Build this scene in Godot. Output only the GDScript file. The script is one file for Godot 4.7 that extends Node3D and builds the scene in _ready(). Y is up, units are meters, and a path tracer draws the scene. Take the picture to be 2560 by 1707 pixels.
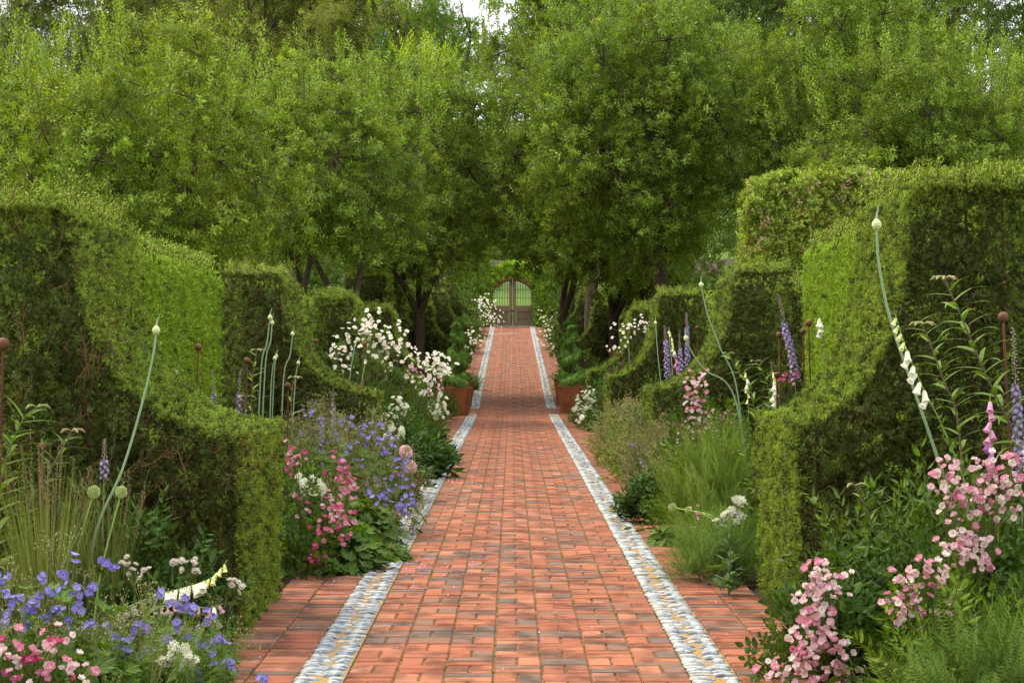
extends Node3D
# A walled-garden path: level for 43 m, then climbing to an oak gate. x right, y up, the view runs along -z.
# "d" is always the distance along the path from the eye, so z = -d.

var rng := RandomNumberGenerator.new()
var M := {}
var used := {}
var S := {}

func _ready() -> void:
	make_camera()
	make_light()
	make_materials()
	make_shared_meshes()
	make_ground()
	make_path()
	make_walls_and_gate()
	make_hedges()
	make_trees()
	make_pots()
	make_left_beds()
	make_right_beds()
	make_upper_beds()
	make_litter()

func make_camera() -> void:
	var cam := Camera3D.new()
	cam.name = "camera"
	cam.fov = 19.76
	cam.near = 0.1
	cam.far = 2000.0
	add_child(cam)
	cam.position = Vector3(-0.027, 1.517, 0.0)
	cam.rotation_degrees = Vector3(0.17, 0.0, 0.0)
	cam.current = true

func make_light() -> void:
	var env := Environment.new()
	env.background_mode = Environment.BG_SKY
	var sm := ProceduralSkyMaterial.new()
	sm.sky_top_color = Color(0.93, 0.95, 0.965)
	sm.sky_horizon_color = Color(0.93, 0.94, 0.945)
	sm.sky_curve = 0.2
	sm.ground_bottom_color = Color(0.30, 0.33, 0.24)
	sm.ground_horizon_color = Color(0.55, 0.58, 0.50)
	sm.sun_angle_max = 1.0
	var sky := Sky.new()
	sky.sky_material = sm
	env.sky = sky
	env.background_energy_multiplier = 1.0
	env.tonemap_mode = Environment.TONE_MAPPER_LINEAR
	env.tonemap_exposure = 2.85
	env.sdfgi_enabled = true
	env.ssao_enabled = true
	env.ssil_enabled = true
	var we := WorldEnvironment.new()
	we.name = "environment"
	we.environment = env
	add_child(we)
	var sun := DirectionalLight3D.new()
	sun.name = "sun"
	sun.light_energy = 0.6
	sun.light_color = Color(1.0, 0.95, 0.85)
	sun.light_angular_distance = 20.0
	sun.shadow_enabled = true
	add_child(sun)
	# veiled sun: high, ahead of the viewer and to the left
	sun.look_at_from_position(Vector3(-12.0, 20.0, -9.0), Vector3.ZERO)

# ---------------------------------------------------------------- helpers
func rr(a: float, b: float) -> float:
	return rng.randf_range(a, b)

func rv() -> Vector3:
	return Vector3(rng.randfn(), rng.randfn(), rng.randfn()).normalized()

func numbered(nm: String) -> String:
	if not used.has(nm):
		used[nm] = 0
		return nm
	used[nm] += 1
	return "%s_%03d" % [nm, used[nm]]

func thing(nm: String, label: String, category: String, pos := Vector3.ZERO, group := "") -> Node3D:
	var o := Node3D.new()
	o.name = numbered(nm)
	add_child(o)
	o.position = pos
	o.set_meta("label", label)
	o.set_meta("category", category)
	if group != "":
		o.set_meta("group", group)
	rng.seed = hash(String(o.name) + label)
	return o

func setting(nm: String) -> Node3D:
	var o := Node3D.new()
	o.name = numbered(nm)
	add_child(o)
	o.set_meta("kind", "structure")
	rng.seed = hash(nm)
	return o

func part(parent: Node3D, nm: String, mesh: Mesh, mat: Material = null, xf := Transform3D.IDENTITY) -> MeshInstance3D:
	var p := MeshInstance3D.new()
	p.name = nm
	p.mesh = mesh
	if mat:
		p.material_override = mat
	parent.add_child(p, true)
	p.transform = xf
	return p

func many(parent: Node3D, nm: String, mesh: Mesh, xfs: Array[Transform3D], tints: PackedColorArray) -> void:
	if xfs.is_empty():
		return
	var mm := MultiMesh.new()
	mm.transform_format = MultiMesh.TRANSFORM_3D
	mm.use_colors = true
	mm.mesh = mesh
	mm.instance_count = xfs.size()
	for i in xfs.size():
		mm.set_instance_transform(i, xfs[i])
		mm.set_instance_color(i, tints[i])
	var o := MultiMeshInstance3D.new()
	o.name = nm
	o.multimesh = mm
	o.set_meta("kind", "stuff")
	parent.add_child(o, true)

class Crowd:  # copies waiting to become one MultiMesh
	var xf: Array[Transform3D] = []
	var tint := PackedColorArray()
	func add(t: Transform3D, c: Color) -> void:
		xf.append(t)
		tint.append(c)

func place(parent: Node3D, nm: String, mesh: Mesh, crowd: Crowd) -> void:
	many(parent, nm, mesh, crowd.xf, crowd.tint)

func stand(p: Vector3, y: Vector3, s: float, spin: float) -> Transform3D:
	var a := y.cross(Vector3(0.31, 0.17, 0.93))
	if a.length_squared() < 1e-4:
		a = Vector3.RIGHT
	var x := a.normalized().rotated(y, spin)
	return Transform3D(Basis(x * s, y * s, x.cross(y) * s), p)

func shade_of(k: float, warm := 0.0) -> Color:  # random leaf-to-leaf colour difference
	var b := 1.0 + rr(-k, k)
	var w := rr(-warm, warm)
	return Color(b * (1.0 + w), b, b * (1.0 - w))

func ground(d: float) -> float:
	if d < 42.0:
		return 0.0
	if d < 47.0:
		return 0.0553 * (d - 42.0) * (d - 42.0) / 10.0
	if d < 90.0:
		return 0.138 + 0.0553 * (d - 47.0)
	if d < 150.0:
		return 2.516 + 0.075 * (d - 90.0)
	return 7.016 + 0.16 * (d - 150.0)

func on(x: float, d: float, y := 0.0) -> Vector3:
	return Vector3(x, ground(d) + y, -d)

class G:
	var v := PackedVector3Array()
	var n := PackedVector3Array()
	var c := PackedColorArray()

	func tri(a: Vector3, b: Vector3, d: Vector3, col: Color) -> void:
		var m := (d - a).cross(b - a).normalized()
		v.append(a); v.append(b); v.append(d)
		n.append(m); n.append(m); n.append(m)
		c.append(col); c.append(col); c.append(col)

	func quad(a: Vector3, b: Vector3, d: Vector3, e: Vector3, col: Color) -> void:
		tri(a, b, d, col)
		tri(a, d, e, col)

	func smooth(a: Vector3, b: Vector3, d: Vector3, na: Vector3, nb: Vector3, nd: Vector3, col: Color) -> void:
		if (d - a).cross(b - a).dot(na + nb + nd) < 0.0:
			v.append(a); v.append(d); v.append(b)
			n.append(na); n.append(nd); n.append(nb)
		else:
			v.append(a); v.append(b); v.append(d)
			n.append(na); n.append(nb); n.append(nd)
		c.append(col); c.append(col); c.append(col)

	# pointed leaf, folded at the midrib; fine = eight faces, else four
	func leaf(o: Vector3, dir: Vector3, side: Vector3, length: float, wide: float, bend: float, fold: float, col: Color, fine := false) -> void:
		var up := dir.cross(side)
		if not fine:
			var m := o + dir * length * 0.45 - up * bend * length * 0.2
			var l := m - side * wide * 0.5 + up * fold * wide
			var r := m + side * wide * 0.5 + up * fold * wide
			var t := o + dir * length - up * bend * length
			tri(o, l, m, col); tri(o, m, r, col); tri(l, t, m, col); tri(m, t, r, col)
			return
		var ms: Array[Vector3] = []
		for k in [0.0, 0.28, 0.66, 1.0]:
			ms.append(o + dir * length * k - up * bend * length * k * k)
		var w := [0.0, 0.46, 0.4, 0.0]
		for k in 3:
			var l0: Vector3 = ms[k] + (up * fold - side) * wide * w[k]
			var r0: Vector3 = ms[k] + (up * fold + side) * wide * w[k]
			var l1: Vector3 = ms[k + 1] + (up * fold - side) * wide * w[k + 1]
			var r1: Vector3 = ms[k + 1] + (up * fold + side) * wide * w[k + 1]
			if k > 0:
				tri(l0, l1, ms[k], col); tri(ms[k], r1, r0, col)
			if k < 2:
				tri(l1, ms[k + 1], ms[k], col); tri(ms[k], ms[k + 1], r1, col)
			else:
				tri(l0, ms[3], ms[2], col); tri(ms[2], ms[3], r0, col)

	# long strap leaf that arches over, n pieces
	func blade(o: Vector3, dir: Vector3, side: Vector3, length: float, wide: float, droop: float, col: Color, steps := 5) -> void:
		var p := o
		var a := dir
		var prev_l := o - side * wide * 0.35
		var prev_r := o + side * wide * 0.35
		for k in steps:
			var t := float(k + 1) / steps
			a = (a + Vector3(0, -droop * (0.4 + t) / steps, 0)).normalized()
			p += a * length / steps
			var w := wide * 0.5 * (1.0 - pow(t, 2.2)) if t < 0.999 else 0.0
			var l := p - side * w
			var r := p + side * w
			if k == steps - 1:
				tri(prev_l, p, prev_r, col)
			else:
				quad(prev_l, l, r, prev_r, col)
			prev_l = l
			prev_r = r

	func tube(pts: Array, rads: Array, sides: int, col: Color, wobble := 0.0) -> void:
		var rings: Array = []
		var norms: Array = []
		var last := pts.size() - 1
		var x := Vector3.ZERO
		for k in pts.size():
			var t: Vector3 = ((pts[mini(k + 1, last)] as Vector3) - (pts[maxi(k - 1, 0)] as Vector3)).normalized()
			if x == Vector3.ZERO:
				x = t.cross(Vector3(0.21, 0.3, 0.93)).normalized()
			x = (x - t * x.dot(t)).normalized()
			var y := t.cross(x)
			var ring := PackedVector3Array()
			var nor := PackedVector3Array()
			for s in sides:
				var a := TAU * s / sides
				var q := x * cos(a) + y * sin(a)
				var f: float = rads[k] * (1.0 + wobble * sin(a * 3.0 + k * 1.3) * 0.6 + wobble * sin(a * 5.0 + k * 2.1) * 0.4)
				ring.append(pts[k] + q * f)
				nor.append(q)
			rings.append(ring)
			norms.append(nor)
		for k in last:
			for s in sides:
				var s2 := (s + 1) % sides
				smooth(rings[k][s], rings[k + 1][s], rings[k + 1][s2], norms[k][s], norms[k + 1][s], norms[k + 1][s2], col)
				smooth(rings[k][s], rings[k + 1][s2], rings[k][s2], norms[k][s], norms[k + 1][s2], norms[k][s2], col)

	func blob(o: Vector3, r: Vector3, cols: int, rows: int, col: Color) -> void:
		for i in rows:
			for j in cols:
				var q: Array[Vector3] = []
				for e in [[i, j], [i + 1, j], [i + 1, j + 1], [i, j + 1]]:
					var th: float = PI * e[0] / rows
					var ph: float = TAU * e[1] / cols
					q.append(Vector3(sin(th) * cos(ph), cos(th), sin(th) * sin(ph)))
				if i > 0:
					smooth(o + q[0] * r, o + q[1] * r, o + q[3] * r, q[0], q[1], q[3], col)
				if i < rows - 1:
					smooth(o + q[1] * r, o + q[2] * r, o + q[3] * r, q[1], q[2], q[3], col)

	# turned body round the y axis: profile of Vector2(radius, height)
	func lathe(prof: Array, sides: int, col: Color) -> void:
		for k in prof.size() - 1:
			var p: Vector2 = prof[k]
			var q: Vector2 = prof[k + 1]
			var t := (q - p).normalized()
			for s in sides:
				var a := TAU * s / sides
				var b := TAU * (s + 1) / sides
				var ra := Vector3(cos(a), 0, sin(a))
				var rb := Vector3(cos(b), 0, sin(b))
				var na := (ra * t.y - Vector3(0, t.x, 0)).normalized()
				var nb := (rb * t.y - Vector3(0, t.x, 0)).normalized()
				var p0 := ra * p.x + Vector3(0, p.y, 0)
				var p1 := rb * p.x + Vector3(0, p.y, 0)
				var q0 := ra * q.x + Vector3(0, q.y, 0)
				var q1 := rb * q.x + Vector3(0, q.y, 0)
				smooth(p0, q0, q1, na, na, nb, col)
				if p.x > 1e-5:
					smooth(p0, q1, p1, na, nb, nb, col)

	func box(o: Vector3, h: Vector3, col: Color, turn := Basis.IDENTITY, chamfer := 0.15) -> void:  # centre, half size, small chamfer on the top edges
		var b := minf(minf(h.x, h.y), h.z) * chamfer
		var lo := [Vector3(-h.x, -h.y, -h.z), Vector3(h.x, -h.y, -h.z), Vector3(h.x, -h.y, h.z), Vector3(-h.x, -h.y, h.z)]
		var mid := [Vector3(-h.x, h.y - b, -h.z), Vector3(h.x, h.y - b, -h.z), Vector3(h.x, h.y - b, h.z), Vector3(-h.x, h.y - b, h.z)]
		var top := [Vector3(-h.x + b, h.y, -h.z + b), Vector3(h.x - b, h.y, -h.z + b), Vector3(h.x - b, h.y, h.z - b), Vector3(-h.x + b, h.y, h.z - b)]
		for a in [lo, mid, top]:
			for k in 4:
				a[k] = o + turn * (a[k] as Vector3)
		for k in 4:
			var k2 := (k + 1) % 4
			quad(lo[k2], mid[k2], mid[k], lo[k], col)
			quad(mid[k2], top[k2], top[k], mid[k], col)
		quad(top[0], top[1], top[2], top[3], col)
		quad(lo[3], lo[2], lo[1], lo[0], col)

	func merge(o: G, t: Transform3D, tint: Color) -> void:
		v.append_array(t * o.v)
		n.append_array(Transform3D(t.basis.orthonormalized(), Vector3.ZERO) * o.n)
		for k in o.c:
			c.append(k * tint)

	func mesh(mat: Material) -> ArrayMesh:
		var m := ArrayMesh.new()
		if v.is_empty():
			return m
		var a := []
		a.resize(Mesh.ARRAY_MAX)
		a[Mesh.ARRAY_VERTEX] = v
		a[Mesh.ARRAY_NORMAL] = n
		a[Mesh.ARRAY_COLOR] = c
		m.add_surface_from_arrays(Mesh.PRIMITIVE_TRIANGLES, a)
		m.surface_set_material(0, mat)
		return m

# ---------------------------------------------------------------- materials
func noise_tex(freq: float, ramp: Array, octaves := 4, size := 512, seed_no := 1, kind := FastNoiseLite.TYPE_SIMPLEX_SMOOTH) -> ImageTexture:
	var f := FastNoiseLite.new()
	f.noise_type = kind
	f.seed = seed_no
	f.frequency = freq
	f.fractal_octaves = octaves
	f.fractal_gain = 0.58 if octaves > 7 else 0.5
	var g := Gradient.new()
	g.offsets = PackedFloat32Array(ramp.map(func(e): return e[0]))
	g.colors = PackedColorArray(ramp.map(func(e): return e[1]))
	var src := f.get_seamless_image(size, size)
	var im := Image.create(size, size, false, Image.FORMAT_RGB8)
	for y in size:
		for x in size:
			im.set_pixel(x, y, g.sample(src.get_pixel(x, y).r))
	return ImageTexture.create_from_image(im)

func grey(a: float) -> Color:
	return Color(a, a, a)

func leaf_mat(rough := 0.5, through := Color(0.62, 0.75, 0.3), spec := 0.35) -> StandardMaterial3D:
	var m := StandardMaterial3D.new()
	m.vertex_color_use_as_albedo = true
	m.roughness = rough
	m.metallic_specular = spec
	m.cull_mode = BaseMaterial3D.CULL_DISABLED
	if through.get_luminance() > 0.0:
		m.backlight_enabled = true
		m.backlight = through
	return m

func matte(rough := 0.85) -> StandardMaterial3D:
	var m := StandardMaterial3D.new()
	m.vertex_color_use_as_albedo = true
	m.roughness = rough
	m.metallic_specular = 0.3
	return m

func textured(tex: Texture2D, scale: float, rough := 0.9, bump: Texture2D = null, bump_cm := 0.0) -> StandardMaterial3D:
	var m := StandardMaterial3D.new()
	m.vertex_color_use_as_albedo = true
	m.albedo_texture = tex
	m.uv1_triplanar = true
	m.uv1_world_triplanar = true
	m.uv1_scale = Vector3.ONE * scale
	m.roughness = rough
	m.metallic_specular = 0.3
	if bump:
		m.heightmap_enabled = true
		m.heightmap_texture = bump
		m.heightmap_scale = bump_cm
	return m

func make_materials() -> void:
	var bumps := noise_tex(0.02, [[0.0, grey(0.0)], [1.0, grey(1.0)]], 5, 512, 3)
	M.leaf = leaf_mat(0.55, Color(0.8, 0.85, 0.35), 0.2)
	M.yew = leaf_mat(0.6, Color(0.5, 0.55, 0.2), 0.2)
	M.petal = leaf_mat(0.7, Color(0.7, 0.7, 0.7), 0.2)
	M.stem = leaf_mat(0.6, Color(0, 0, 0))
	M.plain = matte(0.95)
	M.plain.metallic_specular = 0.05
	# brick: fired clay, mottled within each brick, with sandy bloom and dark burnt patches
	var clay := noise_tex(0.0035, [[0.0, Color(0.55, 0.55, 0.52)], [0.3, Color(0.72, 0.72, 0.69)], [0.42, Color(0.84, 0.83, 0.81)], [0.55, Color(0.94, 0.93, 0.92)], [0.75, Color(1.0, 0.99, 0.97)], [1.0, Color(0.86, 0.9, 0.8)]], 9, 1024, 7)
	M.brick = textured(clay, 0.8, 0.85, bumps, 0.3)
	var sand := noise_tex(0.08, [[0.0, Color(0.55, 0.42, 0.27)], [0.5, Color(0.82, 0.68, 0.46)], [1.0, Color(0.97, 0.88, 0.7)]], 5, 512, 11)
	M.sand = textured(sand, 3.0, 0.95)
	var dirt := noise_tex(0.03, [[0.0, Color(0.24, 0.22, 0.1)], [0.4, Color(0.38, 0.28, 0.18)], [0.6, Color(0.5, 0.36, 0.25)], [1.0, Color(0.34, 0.36, 0.15)]], 5, 512, 13)
	M.joint = textured(dirt, 1.7, 0.95)
	var soil := noise_tex(0.03, [[0.0, Color(0.14, 0.1, 0.07)], [0.5, Color(0.24, 0.18, 0.12)], [1.0, Color(0.33, 0.27, 0.19)]], 5, 512, 17)
	M.soil = textured(soil, 1.5, 0.95)
	var flint := noise_tex(0.015, [[0.0, Color(0.4, 0.44, 0.5)], [0.36, Color(0.62, 0.66, 0.72)], [0.5, Color(0.9, 0.91, 0.92)], [0.7, Color(0.98, 0.97, 0.95)], [1.0, Color(0.93, 0.9, 0.84)]], 3, 512, 19)
	M.flint = textured(flint, 1.6, 0.6)
	var turf := noise_tex(0.02, [[0.0, Color(0.62, 0.72, 0.45)], [0.5, Color(0.82, 0.86, 0.6)], [1.0, Color(1.0, 0.98, 0.78)]], 5, 512, 23)
	M.turf = textured(turf, 0.35, 0.9)
	var bark := noise_tex(0.03, [[0.0, Color(0.45, 0.42, 0.4)], [0.45, Color(0.75, 0.7, 0.66)], [0.7, Color(0.95, 0.92, 0.88)], [1.0, Color(0.85, 0.95, 0.75)]], 5, 512, 29)
	M.bark = textured(bark, 2.5, 0.92, bumps, 2.5)
	M.bark.uv1_scale = Vector3(3.4, 1.0, 3.4)
	var rust := noise_tex(0.006, [[0.0, Color(0.66, 0.55, 0.5)], [0.4, Color(0.85, 0.74, 0.66)], [0.6, Color(0.95, 0.86, 0.76)], [1.0, Color(1.0, 0.95, 0.82)]], 6, 512, 31)
	M.rust = textured(rust, 1.0, 0.7)
	M.rust.uv1_scale = Vector3(2.0, 0.5, 2.0)
	var oak := noise_tex(0.02, [[0.0, Color(0.42, 0.4, 0.38)], [0.5, Color(0.78, 0.75, 0.72)], [1.0, Color(1.0, 0.98, 0.95)]], 5, 512, 37)
	M.oak = textured(oak, 1.0, 0.85)
	M.oak.uv1_scale = Vector3(6.0, 0.8, 6.0)
	var rubble := noise_tex(0.05, [[0.0, Color(0.38, 0.36, 0.36)], [0.35, Color(0.7, 0.66, 0.63)], [0.65, Color(0.92, 0.87, 0.82)], [1.0, Color(0.98, 0.86, 0.78)]], 3, 512, 41, FastNoiseLite.TYPE_CELLULAR)
	M.rubble = textured(rubble, 0.9, 0.95, rubble, 3.0)
	M.iron = matte(0.6)

# ---------------------------------------------------------------- shared leaf, flower and stone meshes
func spray(n_leaf: int, twig: float, length: float, wide: float, col: Color, vary: float, droop: float, open: float, fine := false, pale := 0.0) -> G:
	var g := G.new()
	g.tube([Vector3.ZERO, Vector3(0.012, twig * 0.5, 0), Vector3(0.03, twig, 0.01)], [0.0028, 0.002, 0.001], 3, Color(0.06, 0.045, 0.025))
	for k in n_leaf:
		var t := (k + 0.6) / n_leaf
		var o := Vector3(0.03 * t * t, twig * t, 0.0)
		var a := k * 2.4 + rr(-0.4, 0.4)
		var out := Vector3(cos(a), 0, sin(a))
		var dir := (out * open + Vector3(0, 1.1 - open * 0.7 - droop * (1.0 - t * 0.5), 0) + rv() * 0.18).normalized()
		var side := dir.cross(Vector3.UP + rv() * 0.35).normalized()
		var s := rr(0.75, 1.15) * (1.0 if t < 0.8 else 0.75)
		var b := 1.0 + rr(-vary, vary)
		var cc := col * b
		if rng.randf() < pale:
			cc = Color(col.r * 1.75, col.g * 1.55, col.b * 1.5)
		g.leaf(o, dir, side, length * s, wide * s, rr(0.1, 0.45), 0.18, cc, fine)
	return g

func yew_sprig(col: Color, vary: float, length: float, needle: float, flat: bool) -> G:
	var g := G.new()
	var wood := Color(0.075, 0.05, 0.02)
	for b in 3:
		var dir := (Vector3(0, 1, 0) + Vector3([0.0, 0.75, -0.7][b], 0, rr(-0.25, 0.25))).normalized()
		var o := Vector3(0, [0.0, 0.25, 0.4][b] * length, 0)
		var ln: float = length * [1.0, 0.62, 0.52][b]
		g.tube([o, o + dir * ln], [0.0016, 0.0007], 3, wood)
		var nn := int(ln / 0.0052)
		for k in nn:
			var t := (k + 0.7) / nn
			var sgn := 1.0 if k % 2 == 0 else -1.0
			var across := Vector3(dir.y, -dir.x, 0.0) * sgn
			if not flat:
				across = across.rotated(dir, k * 1.7)
			var nd := (across + dir * 0.65 + Vector3(0, 0, rr(-0.15, 0.15))).normalized()
			var side := nd.cross(Vector3(0, 0, 1) if flat else dir).normalized()
			var p := o + dir * ln * t
			var nl := needle * rr(0.75, 1.1) * (1.15 - 0.5 * t)
			var cc := col * (1.0 + rr(-vary, vary))
			g.tri(p - side * 0.0031, p + nd * nl, p + side * 0.0031, cc)
	return g

func tuft(kinds: Array, n: int, radius: float, thick: float, spread: float, mat: Material) -> ArrayMesh:  # sprigs over a small disc, growing along +y
	var g := G.new()
	for k in n:
		var r := radius * sqrt((k + 0.5) / n)
		var a := k * 2.4
		var p := Vector3(cos(a) * r, rr(-thick, thick), sin(a) * r)
		var dir := (Vector3.UP + rv() * spread).normalized()
		g.merge(kinds[k % kinds.size()], stand(p, dir, rr(0.75, 1.2), rr(0, TAU)), shade_of(0.2, 0.06))
	return g.mesh(mat)

func leaf_mass(kinds: Array, twigs: int, per: int, droop: float, wood: Color) -> ArrayMesh:  # one bough end of a crown, about a metre in radius
	var g := G.new()
	for j in twigs:
		var out := (rv() + Vector3(0, 0.12, 0)).normalized()
		var e := out * rr(0.6, 1.1)
		e.y -= 0.12 * droop
		if j % 2 == 0:
			g.tube([Vector3.ZERO, e * 0.55 + Vector3.UP * 0.1, e], [0.012, 0.008, 0.003], 3, wood)
		for i in per:
			var f := rr(0.3, 1.0)
			var p := e * f + rv() * 0.13 + Vector3.UP * sin(PI * f) * 0.08
			var dir := (out * 0.7 + rv() * 0.7 + Vector3.UP * (0.5 - droop)).normalized()
			g.merge(kinds[i % kinds.size()], stand(p, dir, rr(0.75, 1.2), rr(0, TAU)), shade_of(0.22, 0.09))
	return g.mesh(M.leaf)

func bare_twig() -> ArrayMesh:
	var g := G.new()
	var wood := Color(0.16, 0.085, 0.035)
	var p := Vector3.ZERO
	var pts := [p]
	for k in 5:
		p += Vector3(rr(-0.03, 0.03), 0.06, rr(-0.012, 0.012))
		pts.append(p)
	g.tube(pts, [0.0042, 0.0036, 0.003, 0.0024, 0.0018, 0.001], 4, wood)
	for k in 7:
		var o: Vector3 = pts[1 + k % 4]
		var dir := Vector3(rr(-1, 1), rr(0.4, 1.1), rr(-0.5, 0.5)).normalized()
		var q := o + dir * rr(0.04, 0.1)
		g.tube([o, o.lerp(q, 0.5) + rv() * 0.006, q], [0.0022, 0.0017, 0.0009], 3, wood * rr(0.7, 1.3))
	return g.mesh(M.stem)

func petal(g: G, o: Vector3, dir: Vector3, nor: Vector3, length: float, wide: float, inner: Color, outer: Color, cup: float) -> void:
	var side := dir.cross(nor).normalized()
	var m := o + dir * length * 0.5 + nor * cup * length * 0.25
	var l := m - side * wide * 0.45
	var r := m + side * wide * 0.45
	var t := o + dir * length * 0.92 + nor * cup * length * 0.75
	var tl := t - side * wide * 0.34
	var tr := t + side * wide * 0.34
	var tip := o + dir * length + nor * cup * length * 0.8 - nor * length * 0.05
	g.tri(o, l, r, inner)
	g.quad(l, tl, tr, r, outer)
	g.tri(tl, tip, tr, outer)

func flower5(size: float, inner: Color, outer: Color, heart: Color, cup: float, rows := 1, mat: Material = null) -> ArrayMesh:  # opens towards +y
	var g := G.new()
	for r in rows:
		for k in 5:
			var a := TAU * (k + 0.5 * r) / 5.0 + rr(-0.12, 0.12)
			var dir := Vector3(cos(a), 0.0, sin(a))
			var s := size * (0.5 - 0.12 * r) * rr(0.8, 1.15)
			petal(g, Vector3(0, 0.001 * r, 0) + dir * size * 0.02, dir, Vector3.UP, s, s * 1.15, inner, outer * rr(0.88, 1.08), cup + r * 0.6 + rr(-0.25, 0.3))
	for k in 6:
		var a := TAU * k / 6.0
		var q := Vector3(cos(a) * 0.08, 0.1, sin(a) * 0.08) * size
		g.leaf(Vector3(0, 0.02 * size, 0), q.normalized(), Vector3(-sin(a), 0, cos(a)), size * 0.16, size * 0.07, 0.0, 0.0, heart)
	g.leaf(Vector3(0, -size * 0.02, 0), Vector3(0, -1, 0), Vector3.RIGHT, size * 0.18, size * 0.12, 0.0, 0.0, Color(0.07, 0.12, 0.02))
	return g.mesh(mat if mat else M.petal)

func double_flower(size: float, cols: Array, n: int) -> ArrayMesh:  # peony or full rose
	var g := G.new()
	for k in n:
		var t := float(k) / n
		var a := k * 2.4
		var dir := Vector3(cos(a), 0.0, sin(a))
		var s := size * 0.5 * (1.05 - t * 0.6)
		petal(g, Vector3(0, size * 0.08 * t, 0), dir, Vector3.UP, s, s * 1.1, cols[1], (cols[0] as Color).lerp(cols[1], t * rr(0.5, 1.0)), 0.25 + t * 1.5 + rr(-0.15, 0.15))
	return g.mesh(M.petal)

func bell_flower(length: float, mouth: float, base: Color, rim: Color) -> ArrayMesh:  # hangs along +y from its stalk at the origin
	var g := G.new()
	var prof := [Vector2(mouth * 0.12, 0.0), Vector2(mouth * 0.28, length * 0.12), Vector2(mouth * 0.36, length * 0.45), Vector2(mouth * 0.42, length * 0.8), Vector2(mouth * 0.56, length * 0.97), Vector2(mouth * 0.6, length)]
	for k in prof.size() - 1:
		var one := [prof[k], prof[k + 1]]
		g.lathe(one, 8, base.lerp(rim, k / 4.0))
	for k in 5:
		var a := TAU * k / 5.0
		g.leaf(Vector3(0, 0, 0), Vector3(cos(a) * 0.8, 0.6, sin(a) * 0.8).normalized(), Vector3(-sin(a), 0, cos(a)), length * 0.25, length * 0.14, 0.0, 0.1, Color(0.12, 0.2, 0.03))
	return g.mesh(M.petal)

func palmate_leaf(size: float, col: Color, lobes := 5) -> ArrayMesh:  # cut leaf lying face up, stalk from the origin along +y then leaf outward
	var g := G.new()
	var o := Vector3(0, 0, 0)
	for k in lobes:
		var a := (k - (lobes - 1) * 0.5) * 0.72
		var dir := Vector3(sin(a), 0.12, cos(a)).normalized()
		var side := dir.cross(Vector3.UP).normalized()
		var s := size * (1.0 - 0.1 * absf(k - (lobes - 1) * 0.5)) * rr(0.9, 1.1)
		g.leaf(o, dir, side, s, s * 0.42, 0.22, 0.1, col * rr(0.85, 1.15))
		for e in [-1, 1]:
			var d2: Vector3 = (dir + side * 0.75 * e).normalized()
			g.leaf(o + dir * s * 0.42, d2, d2.cross(Vector3.UP).normalized(), s * 0.5, s * 0.2, 0.25, 0.1, col * rr(0.85, 1.15))
	return g.mesh(M.leaf)

func compound_leaf(size: float, col: Color) -> ArrayMesh:  # rose leaf: five leaflets on a stalk along +y
	var g := G.new()
	g.tube([Vector3.ZERO, Vector3(0, size * 0.75, size * 0.08)], [0.0015, 0.0009], 3, Color(0.12, 0.13, 0.03))
	for k in 5:
		var t: float = [0.3, 0.3, 0.55, 0.55, 0.78][k]
		var sx: float = [-1, 1, -1, 1, 0][k]
		var dir := Vector3(sx, 0.55 if sx != 0.0 else 1.0, rr(0.0, 0.3)).normalized()
		var side := dir.cross(Vector3(0, 0, 1)).normalized()
		g.leaf(Vector3(0, size * t, size * 0.08 * t), dir, side, size * 0.42, size * 0.26, 0.15, 0.15, col * rr(0.8, 1.2), true)
	return g.mesh(M.leaf)

func feather(length: float, col: Color) -> ArrayMesh:  # finely cut leaf
	var g := G.new()
	g.tube([Vector3.ZERO, Vector3(0, length * 0.6, 0.01), Vector3(0, length, 0.05)], [0.0016, 0.0012, 0.0006], 3, col * 0.9)
	var n := 16
	for k in n:
		var t := (k + 1.0) / n
		for e in [-1, 1]:
			var dir := Vector3(e, 0.55, rr(-0.35, 0.35)).normalized()
			var o := Vector3(0, length * t, 0.05 * t * t)
			var ln := length * 0.34 * (1.05 - t) + 0.012
			g.blade(o, dir, Vector3(0, 0, 1), ln, 0.003, 0.3, col * rr(0.8, 1.2), 2)
			for h in 3:
				var o2 := o + dir * ln * (0.3 + 0.22 * h)
				g.blade(o2, (dir + Vector3(rr(-0.8, 0.8), rr(0.2, 0.9), rr(-0.6, 0.6))).normalized(), Vector3(0, 0, 1), ln * 0.4, 0.0028, 0.1, col * rr(0.8, 1.2), 1)
	return g.mesh(M.leaf)

func seed_spray(col: Color, tip: Color, height: float) -> ArrayMesh:  # thin branching stems with small beads
	var g := G.new()
	for k in 5:
		var dir := Vector3(rr(-0.5, 0.5), 1.0, rr(-0.5, 0.5)).normalized()
		var q := dir * height * rr(0.6, 1.0)
		g.tube([Vector3.ZERO, q * 0.5 + rv() * 0.01, q], [0.0013, 0.001, 0.0007], 3, col)
		for h in 4:
			var o := q * rr(0.55, 1.0)
			var e := o + (rv() + Vector3.UP * 0.6).normalized() * 0.025
			g.tube([o, e], [0.0007, 0.0006], 3, col)
			g.blob(e, Vector3(0.0026, 0.0048, 0.0026), 4, 3, tip * rr(0.7, 1.25))
	return g.mesh(M.stem)

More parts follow.
